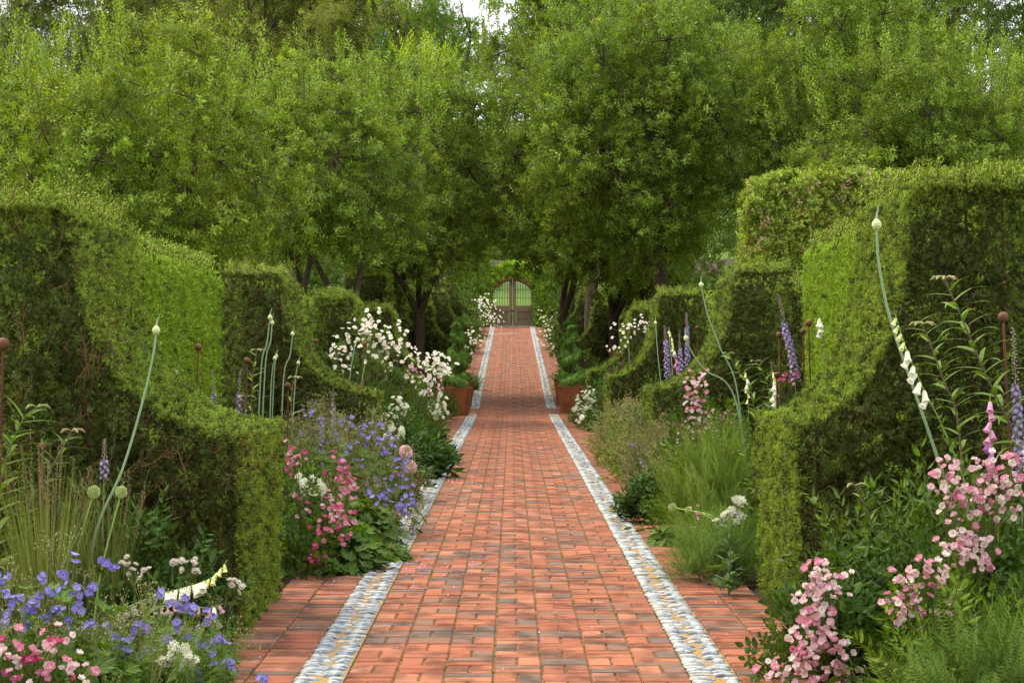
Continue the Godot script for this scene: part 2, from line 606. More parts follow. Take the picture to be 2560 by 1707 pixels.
func make_shared_meshes() -> void:
	rng.seed = 4711
	var apple := Color(0.172, 0.235, 0.036)
	var bark := Color(0.11, 0.085, 0.06)
	var ap := []
	for k in 3:
		ap.append(spray(13, 0.27, 0.098, 0.037, apple, 0.3, 0.75, 1.0, false, 0.12))
	S.mass = []
	for k in 4:
		S.mass.append(leaf_mass(ap, 24, 7, 0.6, bark))
	S.tree_up = spray(15, 0.42, 0.095, 0.038, apple * 1.15, 0.3, 0.35, 0.8, false, 0.2).mesh(M.leaf)
	var bushy := [spray(16, 0.24, 0.08, 0.05, Color(0.10, 0.155, 0.022), 0.3, 0.4, 1.0)]
	S.mass_bushy = [leaf_mass(bushy, 22, 6, 0.3, bark), leaf_mass(bushy, 22, 6, 0.3, bark)]
	var willow := [spray(18, 0.3, 0.09, 0.022, Color(0.19, 0.22, 0.06), 0.3, 0.45, 0.9, false, 0.15)]
	S.mass_willow = [leaf_mass(willow, 24, 7, 0.3, bark * 1.6), leaf_mass(willow, 24, 7, 0.3, bark * 1.6)]
	var beech := spray(10, 0.12, 0.055, 0.036, Color(0.24, 0.29, 0.045), 0.25, 0.4, 1.0)
	var beech_pink := spray(9, 0.11, 0.055, 0.036, Color(0.42, 0.30, 0.17), 0.25, 0.4, 1.0)
	S.beech = tuft([beech], 9, 0.12, 0.02, 0.6, M.leaf)
	S.beech_pink = tuft([beech_pink, beech], 8, 0.11, 0.02, 0.6, M.leaf)
	var box := spray(14, 0.035, 0.017, 0.011, Color(0.18, 0.33, 0.06), 0.3, 0.0, 0.9)
	S.box = tuft([box], 12, 0.045, 0.006, 0.5, M.leaf)
	var ivy := spray(9, 0.14, 0.06, 0.055, Color(0.15, 0.24, 0.025), 0.35, 0.5, 1.0)
	S.ivy = tuft([ivy], 8, 0.14, 0.04, 0.7, M.leaf)
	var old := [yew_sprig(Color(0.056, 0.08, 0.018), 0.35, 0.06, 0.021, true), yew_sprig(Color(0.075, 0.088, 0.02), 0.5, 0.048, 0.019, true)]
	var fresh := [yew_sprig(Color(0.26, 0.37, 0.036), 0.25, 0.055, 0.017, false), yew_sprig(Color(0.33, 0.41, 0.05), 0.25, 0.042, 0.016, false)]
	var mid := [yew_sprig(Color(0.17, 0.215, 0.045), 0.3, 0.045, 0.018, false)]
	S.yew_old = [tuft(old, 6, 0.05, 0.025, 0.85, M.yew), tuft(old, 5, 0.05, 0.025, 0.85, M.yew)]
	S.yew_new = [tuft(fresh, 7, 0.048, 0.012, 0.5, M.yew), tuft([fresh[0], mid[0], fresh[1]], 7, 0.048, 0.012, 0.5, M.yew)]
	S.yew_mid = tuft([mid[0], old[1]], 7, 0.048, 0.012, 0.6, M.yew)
	S.yew_shoot = yew_sprig(Color(0.27, 0.35, 0.045), 0.25, 0.075, 0.018, false).mesh(M.yew)
	S.twig = [bare_twig(), bare_twig()]
	S.rose_leaf = compound_leaf(0.11, Color(0.075, 0.125, 0.03))
	S.rose_leaf_red = compound_leaf(0.1, Color(0.13, 0.06, 0.03))
	S.gera_leaf = palmate_leaf(0.065, Color(0.105, 0.175, 0.034), 5)
	S.herb = spray(12, 0.22, 0.075, 0.02, Color(0.115, 0.18, 0.034), 0.25, 0.1, 0.8, true).mesh(M.leaf)
	S.herb_dark = spray(12, 0.2, 0.08, 0.026, Color(0.065, 0.12, 0.028), 0.25, 0.15, 0.9, true).mesh(M.leaf)
	S.broad = spray(8, 0.1, 0.17, 0.055, Color(0.07, 0.125, 0.04), 0.2, 0.15, 0.9, true).mesh(M.leaf)
	S.feather = feather(0.24, Color(0.13, 0.21, 0.035))
	S.seed = [seed_spray(Color(0.19, 0.19, 0.06), Color(0.26, 0.24, 0.08), 0.2), seed_spray(Color(0.22, 0.22, 0.07), Color(0.32, 0.27, 0.11), 0.2)]
	var pink := Color(0.62, 0.22, 0.33)
	var blush := Color(0.70, 0.44, 0.49)
	S.pink = [flower5(0.036, Color(0.70, 0.42, 0.46), pink, Color(0.6, 0.42, 0.1), 0.4, 2), flower5(0.035, Color(0.72, 0.56, 0.55), blush, Color(0.6, 0.42, 0.1), 0.5, 2), flower5(0.033, Color(0.58, 0.22, 0.3), Color(0.52, 0.07, 0.19), Color(0.5, 0.3, 0.1), 0.7, 2), flower5(0.036, Color(0.74, 0.68, 0.62), Color(0.72, 0.58, 0.56), Color(0.6, 0.42, 0.1), 0.35, 2)]
	S.white = [flower5(0.055, Color(0.85, 0.8, 0.62), Color(0.86, 0.83, 0.74), Color(0.6, 0.42, 0.06), 0.4, 2), double_flower(0.055, [Color(0.87, 0.84, 0.76), Color(0.84, 0.74, 0.56)], 13), flower5(0.048, Color(0.84, 0.78, 0.66), Color(0.85, 0.78, 0.7), Color(0.6, 0.42, 0.06), 0.55, 2)]
	S.violet = [flower5(0.04, Color(0.34, 0.29, 0.58), Color(0.21, 0.185, 0.48), Color(0.3, 0.12, 0.3), 0.45), flower5(0.038, Color(0.28, 0.23, 0.52), Color(0.17, 0.145, 0.44), Color(0.3, 0.12, 0.3), 0.75), flower5(0.036, Color(0.34, 0.3, 0.58), Color(0.24, 0.21, 0.5), Color(0.3, 0.12, 0.3), 0.3)]
	S.peony = double_flower(0.13, [Color(0.86, 0.45, 0.52), Color(0.88, 0.66, 0.66)], 34)
	S.bell_white = bell_flower(0.056, 0.036, Color(0.8, 0.8, 0.55), Color(0.86, 0.84, 0.78))
	S.bell_cream = bell_flower(0.042, 0.025, Color(0.62, 0.68, 0.2), Color(0.82, 0.8, 0.42))
	S.bell_pink = bell_flower(0.052, 0.033, Color(0.66, 0.36, 0.46), Color(0.6, 0.22, 0.42))
	S.bell_magenta = bell_flower(0.05, 0.032, Color(0.5, 0.25, 0.5), Color(0.36, 0.07, 0.36))
	S.bell_faded = bell_flower(0.04, 0.02, Color(0.5, 0.24, 0.1), Color(0.78, 0.5, 0.42))
	S.floret = flower5(0.026, Color(0.42, 0.34, 0.52), Color(0.29, 0.215, 0.44), Color(0.5, 0.4, 0.5), 0.25)
	var bud := G.new()
	bud.blob(Vector3(0, 0.005, 0), Vector3(0.0048, 0.006, 0.0048), 6, 4, Color(0.36, 0.22, 0.26))
	S.spike_bud = bud.mesh(M.stem)
	var gb := G.new()
	gb.blob(Vector3(0, 0.01, 0), Vector3(0.006, 0.011, 0.006), 6, 4, Color(0.3, 0.38, 0.08))
	S.green_bud = gb.mesh(M.stem)
	# astrantia head: ruff of narrow bracts round a dome of florets
	var ast := G.new()
	for k in 14:
		var a := TAU * k / 14.0
		var dir := Vector3(cos(a), 0.35, sin(a)).normalized()
		ast.leaf(Vector3.ZERO, dir, Vector3(-sin(a), 0, cos(a)), 0.018, 0.006, 0.1, 0.1, Color(0.66, 0.62, 0.52) if k % 2 else Color(0.55, 0.55, 0.42))
	ast.blob(Vector3(0, 0.006, 0), Vector3(0.008, 0.006, 0.008), 7, 4, Color(0.62, 0.45, 0.42))
	S.astrantia = ast.mesh(M.petal)
	# flat umbel of tiny white flowers
	var um := G.new()
	for k in 26:
		var r := 0.032 * sqrt(k / 26.0)
		var a := k * 2.4
		var p := Vector3(cos(a) * r, 0.004 - r * 0.2 + rr(-0.002, 0.002), sin(a) * r)
		um.tube([Vector3(0, -0.03, 0), p], [0.0008, 0.0006], 3, Color(0.12, 0.2, 0.05))
		for h in 3:
			var b := a + h * 2.1
			um.leaf(p, Vector3(cos(b), 0.5, sin(b)).normalized(), Vector3(-sin(b), 0, cos(b)), 0.009, 0.008, 0.1, 0.0, Color(0.75, 0.74, 0.58) * rr(0.85, 1.1))
	S.umbel = um.mesh(M.petal)
	# globe of an allium gone to seed
	var al := G.new()
	for k in 90:
		var y := 1.0 - 2.0 * (k + 0.5) / 90.0
		var a := k * 2.4
		var q := Vector3(sqrt(1.0 - y * y) * cos(a), y, sqrt(1.0 - y * y) * sin(a))
		var e := q * 0.03 * rr(0.88, 1.06)
		al.tube([Vector3.ZERO, e], [0.0007, 0.0006], 3, Color(0.32, 0.4, 0.13))
		al.blob(e, Vector3(0.0036, 0.0036, 0.0036), 5, 3, Color(0.36, 0.42, 0.15) * rr(0.8, 1.3))
	S.globe = al.mesh(M.stem)
	var pt := G.new()
	petal(pt, Vector3.ZERO, Vector3.RIGHT, Vector3.UP, 0.016, 0.014, Color.WHITE, Color.WHITE, 0.15)
	S.fallen = pt.mesh(M.petal)
	# bricks: one mesh for each firing colour, and flint cobbles
	S.brick = []
	for tint in [Color(0.284, 0.094, 0.048), Color(0.323, 0.116, 0.062), Color(0.253, 0.081, 0.042), Color(0.339, 0.134, 0.077), Color(0.300, 0.104, 0.054), Color(0.244, 0.085, 0.046), Color(0.276, 0.104, 0.060), Color(0.213, 0.092, 0.057), Color(0.185, 0.101, 0.070), Color(0.142, 0.094, 0.074)]:
		var g := G.new()
		g.box(Vector3.ZERO, Vector3(0.1098, 0.03, 0.0524), tint, Basis.IDENTITY, 0.22)
		S.brick.append(g.mesh(M.brick))
	S.cobble = []
	for tint in [Color(0.48, 0.475, 0.46), Color(0.37, 0.385, 0.405), Color(0.49, 0.46, 0.41), Color(0.26, 0.275, 0.3)]:
		var g := G.new()
		g.blob(Vector3.ZERO, Vector3(0.5, 0.5, 0.5), 10, 6, tint)
		for k in g.v.size():
			var q := g.v[k]
			g.v[k] = q * (1.0 + 0.2 * sin(q.x * 5.0 + tint.r * 9.0) * cos(q.z * 4.0))
		S.cobble.append(g.mesh(M.flint))

# ---------------------------------------------------------------- ground
func ribbon(x0: float, x1: float, d0: float, d1: float, step: float, lift: float, col: Color, mat: Material) -> ArrayMesh:
	var st := SurfaceTool.new()
	st.begin(Mesh.PRIMITIVE_TRIANGLES)
	var n := int(ceil((d1 - d0) / step))
	for k in n:
		var a := d0 + (d1 - d0) * k / n
		var b := d0 + (d1 - d0) * (k + 1) / n
		var q := [Vector3(x0, ground(a) + lift, -a), Vector3(x0, ground(b) + lift, -b), Vector3(x1, ground(b) + lift, -b), Vector3(x1, ground(a) + lift, -a)]
		for i in [0, 1, 2, 0, 2, 3]:
			st.set_color(col)
			st.set_normal(Vector3.UP)
			st.add_vertex(q[i])
	var m := st.commit()
	m.surface_set_material(0, mat)
	return m

func make_ground() -> void:
	var t := setting("ground")
	part(t, "grass", ribbon(-260, 260, -30, 420, 2.5, -0.04, Color(0.13, 0.2, 0.025), M.turf))
	for s in [-1, 1]:
		var bed := setting("flower_bed_soil")
		var x0 := minf(s * 1.46, s * 3.1)
		part(bed, "soil", ribbon(x0, x0 + 1.64, 3.0, 43.2, 5.0, -0.012, Color(0.8, 0.8, 0.8), M.soil))
		part(bed, "upper_soil", ribbon(x0, x0 + 1.64, 46.4, 88.6, 1.0, -0.012, Color(0.8, 0.8, 0.8), M.soil))
		var gr := setting("gravel_side_path")
		var g0 := minf(s * 1.46, s * 9.0)
		part(gr, "gravel", ribbon(g0, g0 + 7.54, 43.2, 46.4, 0.5, -0.008, Color(0.55, 0.5, 0.44), M.sand))

func tip(d: float) -> Basis:  # tilt of the ground there
	return Basis(Vector3.RIGHT, atan2(ground(d + 0.05) - ground(d - 0.05), 0.1))

func lay_brick(parent: Node3D, x: float, d: float, lengthwise: bool, single: bool, rest: Array) -> void:
	var k := rng.randi_range(0, 6)
	var r := rng.randf()
	if r < 0.09:
		k = 9
	elif r < 0.2:
		k = 8
	elif r < 0.34:
		k = 7
	var b := tip(d) * Basis(Vector3.UP, (PI / 2 if lengthwise else 0.0) + rr(-0.012, 0.012) + (PI if rng.randf() < 0.5 else 0.0)) * Basis(Vector3(rr(-1, 1), 0, rr(-1, 1)).normalized(), rr(-0.012, 0.012))
	b = b * Basis.from_scale(Vector3(rr(0.985, 1.005), 1.0, rr(0.97, 1.01)))
	var xf := Transform3D(b, Vector3(x, ground(d) - 0.018 + rr(-0.003, 0.003), -d))
	if single:
		part(parent, "brick", S.brick[k], null, xf)
	else:
		(rest[k] as Crowd).add(xf, grey(rr(0.9, 1.1)))

func crowds(n: int) -> Array:
	var a := []
	for k in n:
		a.append(Crowd.new())
	return a

func make_path() -> void:
	var t := setting("brick_path")
	part(t, "bedding", ribbon(-0.79, 0.79, 3.0, 88.4, 0.6, 0.002, Color.WHITE, M.joint))
	var rest := crowds(10)
	var n := 0
	var row := 0
	var d := 4.0
	while d < 88.3:
		for c in 7:
			var x := -0.675 + 0.225 * c
			var one := d > 8.5 and n < 300
			for e in [-0.05625, 0.05625]:
				var across := (row + c) % 2 == 0
				lay_brick(t, x + (0.0 if across else e), d + (e if across else 0.0), not across, one, rest)
				if one:
					n += 1
		row += 1
		d += 0.225
	for k in 10:
		place(t, "more_bricks", S.brick[k], rest[k])
	for s in [-1, 1]:
		var b := setting("brick_border")
		part(b, "bedding", ribbon(minf(s * 1.01, s * 1.462), minf(s * 1.01, s * 1.462) + 0.452, 3.0, 88.4, 0.6, 0.0, Color.WHITE, M.joint))
		rest = crowds(10)
		n = 0
		d = 4.0
		while d < 88.3:
			var crossing := d > 43.7 and d < 45.8
			for c in ([1, 2, 0] if crossing else [1, 2]):
				var one: bool = d > 8.6 and n < 300 and c > 0
				lay_brick(b, s * (1.1225 + 0.226 * (c - 1)), d, false, one, rest)
				if one:
					n += 1
			d += 0.1125
		for k in 10:
			place(b, "more_bricks", S.brick[k], rest[k])
		var st := setting("cobble_strip")
		part(st, "mortar", ribbon(minf(s * 0.79, s * 1.008), minf(s * 0.79, s * 1.008) + 0.218, 3.0, 43.7, 5.0, 0.008, Color(0.43, 0.41, 0.41), M.sand))
		part(st, "mortar", ribbon(minf(s * 0.79, s * 1.008), minf(s * 0.79, s * 1.008) + 0.218, 45.8, 88.4, 0.6, 0.008, Color(0.43, 0.41, 0.41), M.sand))
		rest = crowds(4)
		n = 0
		d = 6.0
		for side in [-1, 1]:
			d = 5.0
			n = 0
			while d < 88.3:
				var deep := rr(0.026, 0.064)
				d += deep * 0.5
				if d < 43.6 or d > 45.9:
					var long := rr(0.05, 0.122)
					var k := rng.randi_range(0, 3) if rng.randf() < 0.6 else 0
					var bas := tip(d) * Basis(Vector3.UP, rr(-0.16, 0.16)) * Basis.from_scale(Vector3(long, rr(0.024, 0.034), deep * 0.86))
					var xf := Transform3D(bas, Vector3(s * 0.899 + side * (0.104 - long * 0.5) + rr(-0.009, 0.006), ground(d) + 0.007 + rr(-0.003, 0.004), -d))
					if d > 8.6 and n < 150:
						part(st, "cobble", S.cobble[k], null, xf)
						n += 1
					else:
						(rest[k] as Crowd).add(xf, grey(rr(0.8, 1.1)))
				d += deep * 0.5 + rr(0.0, 0.012)
		for k in 4:
			place(st, "more_cobbles", S.cobble[k], rest[k])

# ---------------------------------------------------------------- hedges
func hedge_wood(poly: PackedVector2Array, side: int, d0: float, d1: float, base: float, apart: float) -> G:
	# a clipped hedge is hollow: bare stems inside that branch out to the green skin
	var g := G.new()
	var wood := Color(0.15, 0.095, 0.055)
	var box := Rect2(poly[0], Vector2.ZERO)
	for q in poly:
		box = box.expand(q)
	var n := maxi(4, int((d1 - d0) * box.size.x / apart))
	for k in n:
		var q := Vector2(rr(box.position.x + 0.15, box.end.x - 0.1), 0.05)
		var dd := lerpf(d0 + 0.2, d1 - 0.2, fposmod(k * 0.618, 1.0))
		var foot := Vector3(side * q.x, base - 0.05, -dd)
		var tops := 0.0
		while tops < box.end.y and Geometry2D.is_point_in_polygon(Vector2(q.x, tops + 0.12), poly):
			tops += 0.1
		var head := foot + Vector3(rr(-0.08, 0.08), maxf(tops, 0.2), rr(-0.1, 0.1))
		g.tube([foot, foot.lerp(head, 0.35) + rv() * 0.03, foot.lerp(head, 0.7) + rv() * 0.04, head], [0.028, 0.022, 0.015, 0.006], 5, wood)
		for h in 14:
			var o := foot.lerp(head, rr(0.1, 0.95))
			var e := Vector3(o.x + rr(-0.35, 0.35), o.y + rr(0.02, 0.3), o.z + rr(-0.4, 0.4))
			e.z = clampf(e.z, -d1 + 0.06, -d0 - 0.06)
			var q2 := Vector2(absf(e.x), e.y - base)
			if Geometry2D.is_point_in_polygon(q2, poly):
				g.tube([o, o.lerp(e, 0.5) + rv() * 0.02, e], [0.009, 0.006, 0.003], 3, wood * rr(0.7, 1.25))
	return g

func clad(t: Node3D, poly: PackedVector2Array, side: int, d0: float, d1: float, base: float, dens: float, size: float, opt: Dictionary) -> void:
	# clipped yew all over an extruded outline: old sprays in the shade of the faces, fresh shoots where it was last cut
	var old := crowds(2)
	var fresh := crowds(2)
	var mid := Crowd.new()
	var shoots := Crowd.new()
	dens *= 0.3
	var twigs := crowds(2)
	var dent := FastNoiseLite.new()
	dent.seed = hash(t.name)
	dent.frequency = 1.1
	# outline faces (path side, sweep and top), evenly strewn
	var total := 0.0
	for k in poly.size():
		if poly[k].y > 0.01 or poly[(k + 1) % poly.size()].y > 0.01:
			total += poly[k].distance_to(poly[(k + 1) % poly.size()])
	var i := rng.randi_range(0, 500)
	var last := i + int(total * (d1 - d0) * dens)
	while i < last:
		i += 1
		var run := fposmod(i * 0.754877666, 1.0) * total
		for k in poly.size():
			var a := poly[k]
			var b := poly[(k + 1) % poly.size()]
			if a.y < 0.01 and b.y < 0.01:
				continue
			if run > a.distance_to(b):
				run -= a.distance_to(b)
				continue
			var e := (b - a).normalized()
			var nor2 := Vector2(e.y, -e.x)
			if Geometry2D.is_point_in_polygon((a + b) * 0.5 + nor2 * 0.01, poly):
				nor2 = -nor2
			var nor := Vector3(nor2.x * side, nor2.y, 0)
			if nor2.x > 0.9 and rng.randf() < 0.5:  # the outer side, away from the path
				break
			var q := a + e * run
			var dd := lerpf(d0, d1, fposmod(i * 0.569840291, 1.0))
			var p := Vector3(side * q.x, base + q.y, -dd)
			p += nor * (dent.get_noise_3dv(p * 2.0) * 0.022 - 0.035) + rv() * 0.008
			var up := nor2.y
			var r := rng.randf()
			var dir := (nor * 0.8 + Vector3.UP * 0.25 + rv() * 0.75).normalized()
			var s := size * rr(0.6, 0.92)
			if up > 0.75:
				dir = (Vector3.UP + rv() * 0.45).normalized()
				if q.y > 1.7:
					for h2 in int(4.0 * opt.get("tall", 0.06) + rng.randf()):
						shoots.add(stand(p + rv() * 0.07, (Vector3.UP + rv() * 0.3).normalized(), size * rr(1.2, 2.2), rr(0, TAU)), shade_of(0.2, 0.08))
			var lean_new: float = opt.get("fresh", 0.78)
			if r < lean_new:
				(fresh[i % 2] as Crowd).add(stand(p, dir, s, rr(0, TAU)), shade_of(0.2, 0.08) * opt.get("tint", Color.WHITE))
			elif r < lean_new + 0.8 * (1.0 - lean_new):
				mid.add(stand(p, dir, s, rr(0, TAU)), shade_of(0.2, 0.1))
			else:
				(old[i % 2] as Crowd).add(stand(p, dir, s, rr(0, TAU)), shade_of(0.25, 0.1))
			break
	# the clipped arris between the sweep and the face towards the viewer
	for k in poly.size():
		var a := poly[k]
		var b := poly[(k + 1) % poly.size()]
		if a.y < 0.01 and b.y < 0.01:
			continue
		var e := (b - a).normalized()
		var nor2 := Vector2(e.y, -e.x)
		if Geometry2D.is_point_in_polygon((a + b) * 0.5 + nor2 * 0.01, poly):
			nor2 = -nor2
		if nor2.x > 0.9:
			continue
		for h in int(a.distance_to(b) * sqrt(dens) * 4.5 + rng.randf()):
			var q := a.lerp(b, rng.randf()) - nor2 * rr(0.03, 0.06)
			var p := Vector3(side * q.x, base + q.y, -d0 - rr(0.0, 0.06))
			var dir := (Vector3(nor2.x * side, nor2.y, 0.25) + rv() * 0.35).normalized()
			var xf := stand(p, dir, size * rr(0.5, 0.8), rr(0, TAU))
			if rng.randf() < opt.get("fresh", 0.78):
				(fresh[h % 2] as Crowd).add(xf, shade_of(0.2, 0.08))
			elif rng.randf() < 0.8:
				mid.add(xf, shade_of(0.2, 0.1))
			else:
				(old[h % 2] as Crowd).add(xf, shade_of(0.25, 0.1))
	# the two cut ends: towards the viewer and away
	var box := Rect2(poly[0], Vector2.ZERO)
	for q in poly:
		box = box.expand(q)
	for e in [[d0, 1.0, 1.0], [d1, -1.0, 0.5]]:
		var count := int(box.get_area() * dens * float(e[2]) * opt.get("face", 0.8))
		for h in count:
			i += 1
			var q := box.position + box.size * Vector2(fposmod(i * 0.754877666, 1.0), fposmod(i * 0.569840291, 1.0))
			if not Geometry2D.is_point_in_polygon(q, poly):
				continue
			var nor := Vector3(0, 0, float(e[1]))
			var p := Vector3(side * q.x, base + q.y, -float(e[0]))
			var dn := dent.get_noise_3dv(p * 2.2)
			p -= nor * rr(0.05, 0.12) - nor * dn * 0.04 - rv() * 0.02
			if dn < opt.get("thin", -0.5) and rng.randf() < 0.75:
				continue
			var dir := (nor * rr(0.4, 1.0) + Vector3.UP * 0.2 + rv() * 0.75).normalized()
			var s := size * rr(0.6, 1.0)
			var r := rng.randf()
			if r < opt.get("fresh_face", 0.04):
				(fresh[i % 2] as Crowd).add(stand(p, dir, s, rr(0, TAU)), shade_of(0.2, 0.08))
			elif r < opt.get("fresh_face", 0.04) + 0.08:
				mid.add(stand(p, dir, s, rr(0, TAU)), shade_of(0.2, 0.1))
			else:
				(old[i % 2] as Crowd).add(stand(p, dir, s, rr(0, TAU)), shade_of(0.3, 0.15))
		if e[1] > 0.0:
			for h in int(box.get_area() * opt.get("twigs", 6.0)):
				i += 1
				var q := Vector2(rr(box.position.x, box.end.x), rr(box.position.y, box.end.y))
				if Geometry2D.is_point_in_polygon(q, poly):
					var p := Vector3(side * q.x, base + q.y, -float(e[0]) - rr(0.0, 0.05))
					(twigs[i % 2] as Crowd).add(stand(p, (Vector3(-side * rr(-0.1, 1.2), 0.8, 0.25) + rv() * 0.4).normalized(), rr(0.35, 0.85), rr(0, TAU)), shade_of(0.35, 0.1))
	# green growth on the branches inside, the same as outside, so that no daylight shows through
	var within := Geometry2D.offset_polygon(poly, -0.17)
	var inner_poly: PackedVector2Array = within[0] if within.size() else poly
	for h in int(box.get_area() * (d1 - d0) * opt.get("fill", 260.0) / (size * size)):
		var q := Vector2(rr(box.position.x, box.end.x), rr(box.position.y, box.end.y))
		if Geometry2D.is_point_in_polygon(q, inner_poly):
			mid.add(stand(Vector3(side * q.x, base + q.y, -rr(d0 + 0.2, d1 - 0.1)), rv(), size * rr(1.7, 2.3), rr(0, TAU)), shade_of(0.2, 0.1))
	for k in 2:
		place(t, "old_sprays", S.yew_old[k], old[k])
		place(t, "fresh_shoots", S.yew_new[k], fresh[k])
		place(t, "bare_twigs", S.twig[k], twigs[k])
	place(t, "clipped_sprays", S.yew_mid, mid)
	place(t, "long_shoots", S.yew_shoot, shoots)

func sweep_outline(x_end: float, x_col: float, x_out: float, low: float, high: float) -> PackedVector2Array:
	var p := PackedVector2Array()
	var hc := high - 0.28
	p.append(Vector2(x_end + 0.03, 0.0))
	p.append(Vector2(x_end, low - 0.03))
	for k in 13:
		var a := PI * 0.5 * k / 12.0
		p.append(Vector2(x_end + 0.02 + (x_col - x_end - 0.02) * sin(a), hc - (hc - low) * cos(a)))
	p.append(Vector2(x_col + 0.02, high - 0.08))
	p.append(Vector2(x_col + 0.09, high))
	p.append(Vector2(x_out, high + 0.01))
	p.append(Vector2(x_out, 0.0))
	return p

func sweep_hedge(label: String, side: int, x_end: float, x_col: float, d0: float, d1: float, low: float, high: float, dens: float, size: float, opt := {}) -> void:
	var t := thing("yew_hedge", label, "hedge", Vector3.ZERO, "scalloped yew hedges beside the path")
	var base := ground((d0 + d1) * 0.5)
	var poly := sweep_outline(x_end, x_col, opt.get("x_out", 2.9), low, high)
	loose(t, "inner_branches", hedge_wood(poly, side, d0, d1, base, opt.get("apart", 0.3)), M.bark)
	clad(t, poly, side, d0, d1, base, dens, size, opt)

func wall_hedge(label: String, side: int, x0: float, x1: float, d0: float, d1: float, high: float, dens: float, size: float, opt := {}) -> void:
	var t := thing("yew_hedge", label, "hedge", Vector3.ZERO, "long yew hedges behind the beds")
	var base := ground((d0 + d1) * 0.5)
	var r := 0.1
	var poly := PackedVector2Array([Vector2(x0 + 0.02, 0), Vector2(x0, high - r), Vector2(x0 + r * 0.3, high - r * 0.3), Vector2(x0 + r, high), Vector2(x1, high), Vector2(x1, 0)])
	loose(t, "inner_branches", hedge_wood(poly, side, d0, d1, base, opt.get("apart", 0.3)), M.bark)
	clad(t, poly, side, d0, d1, base, dens, size, opt)

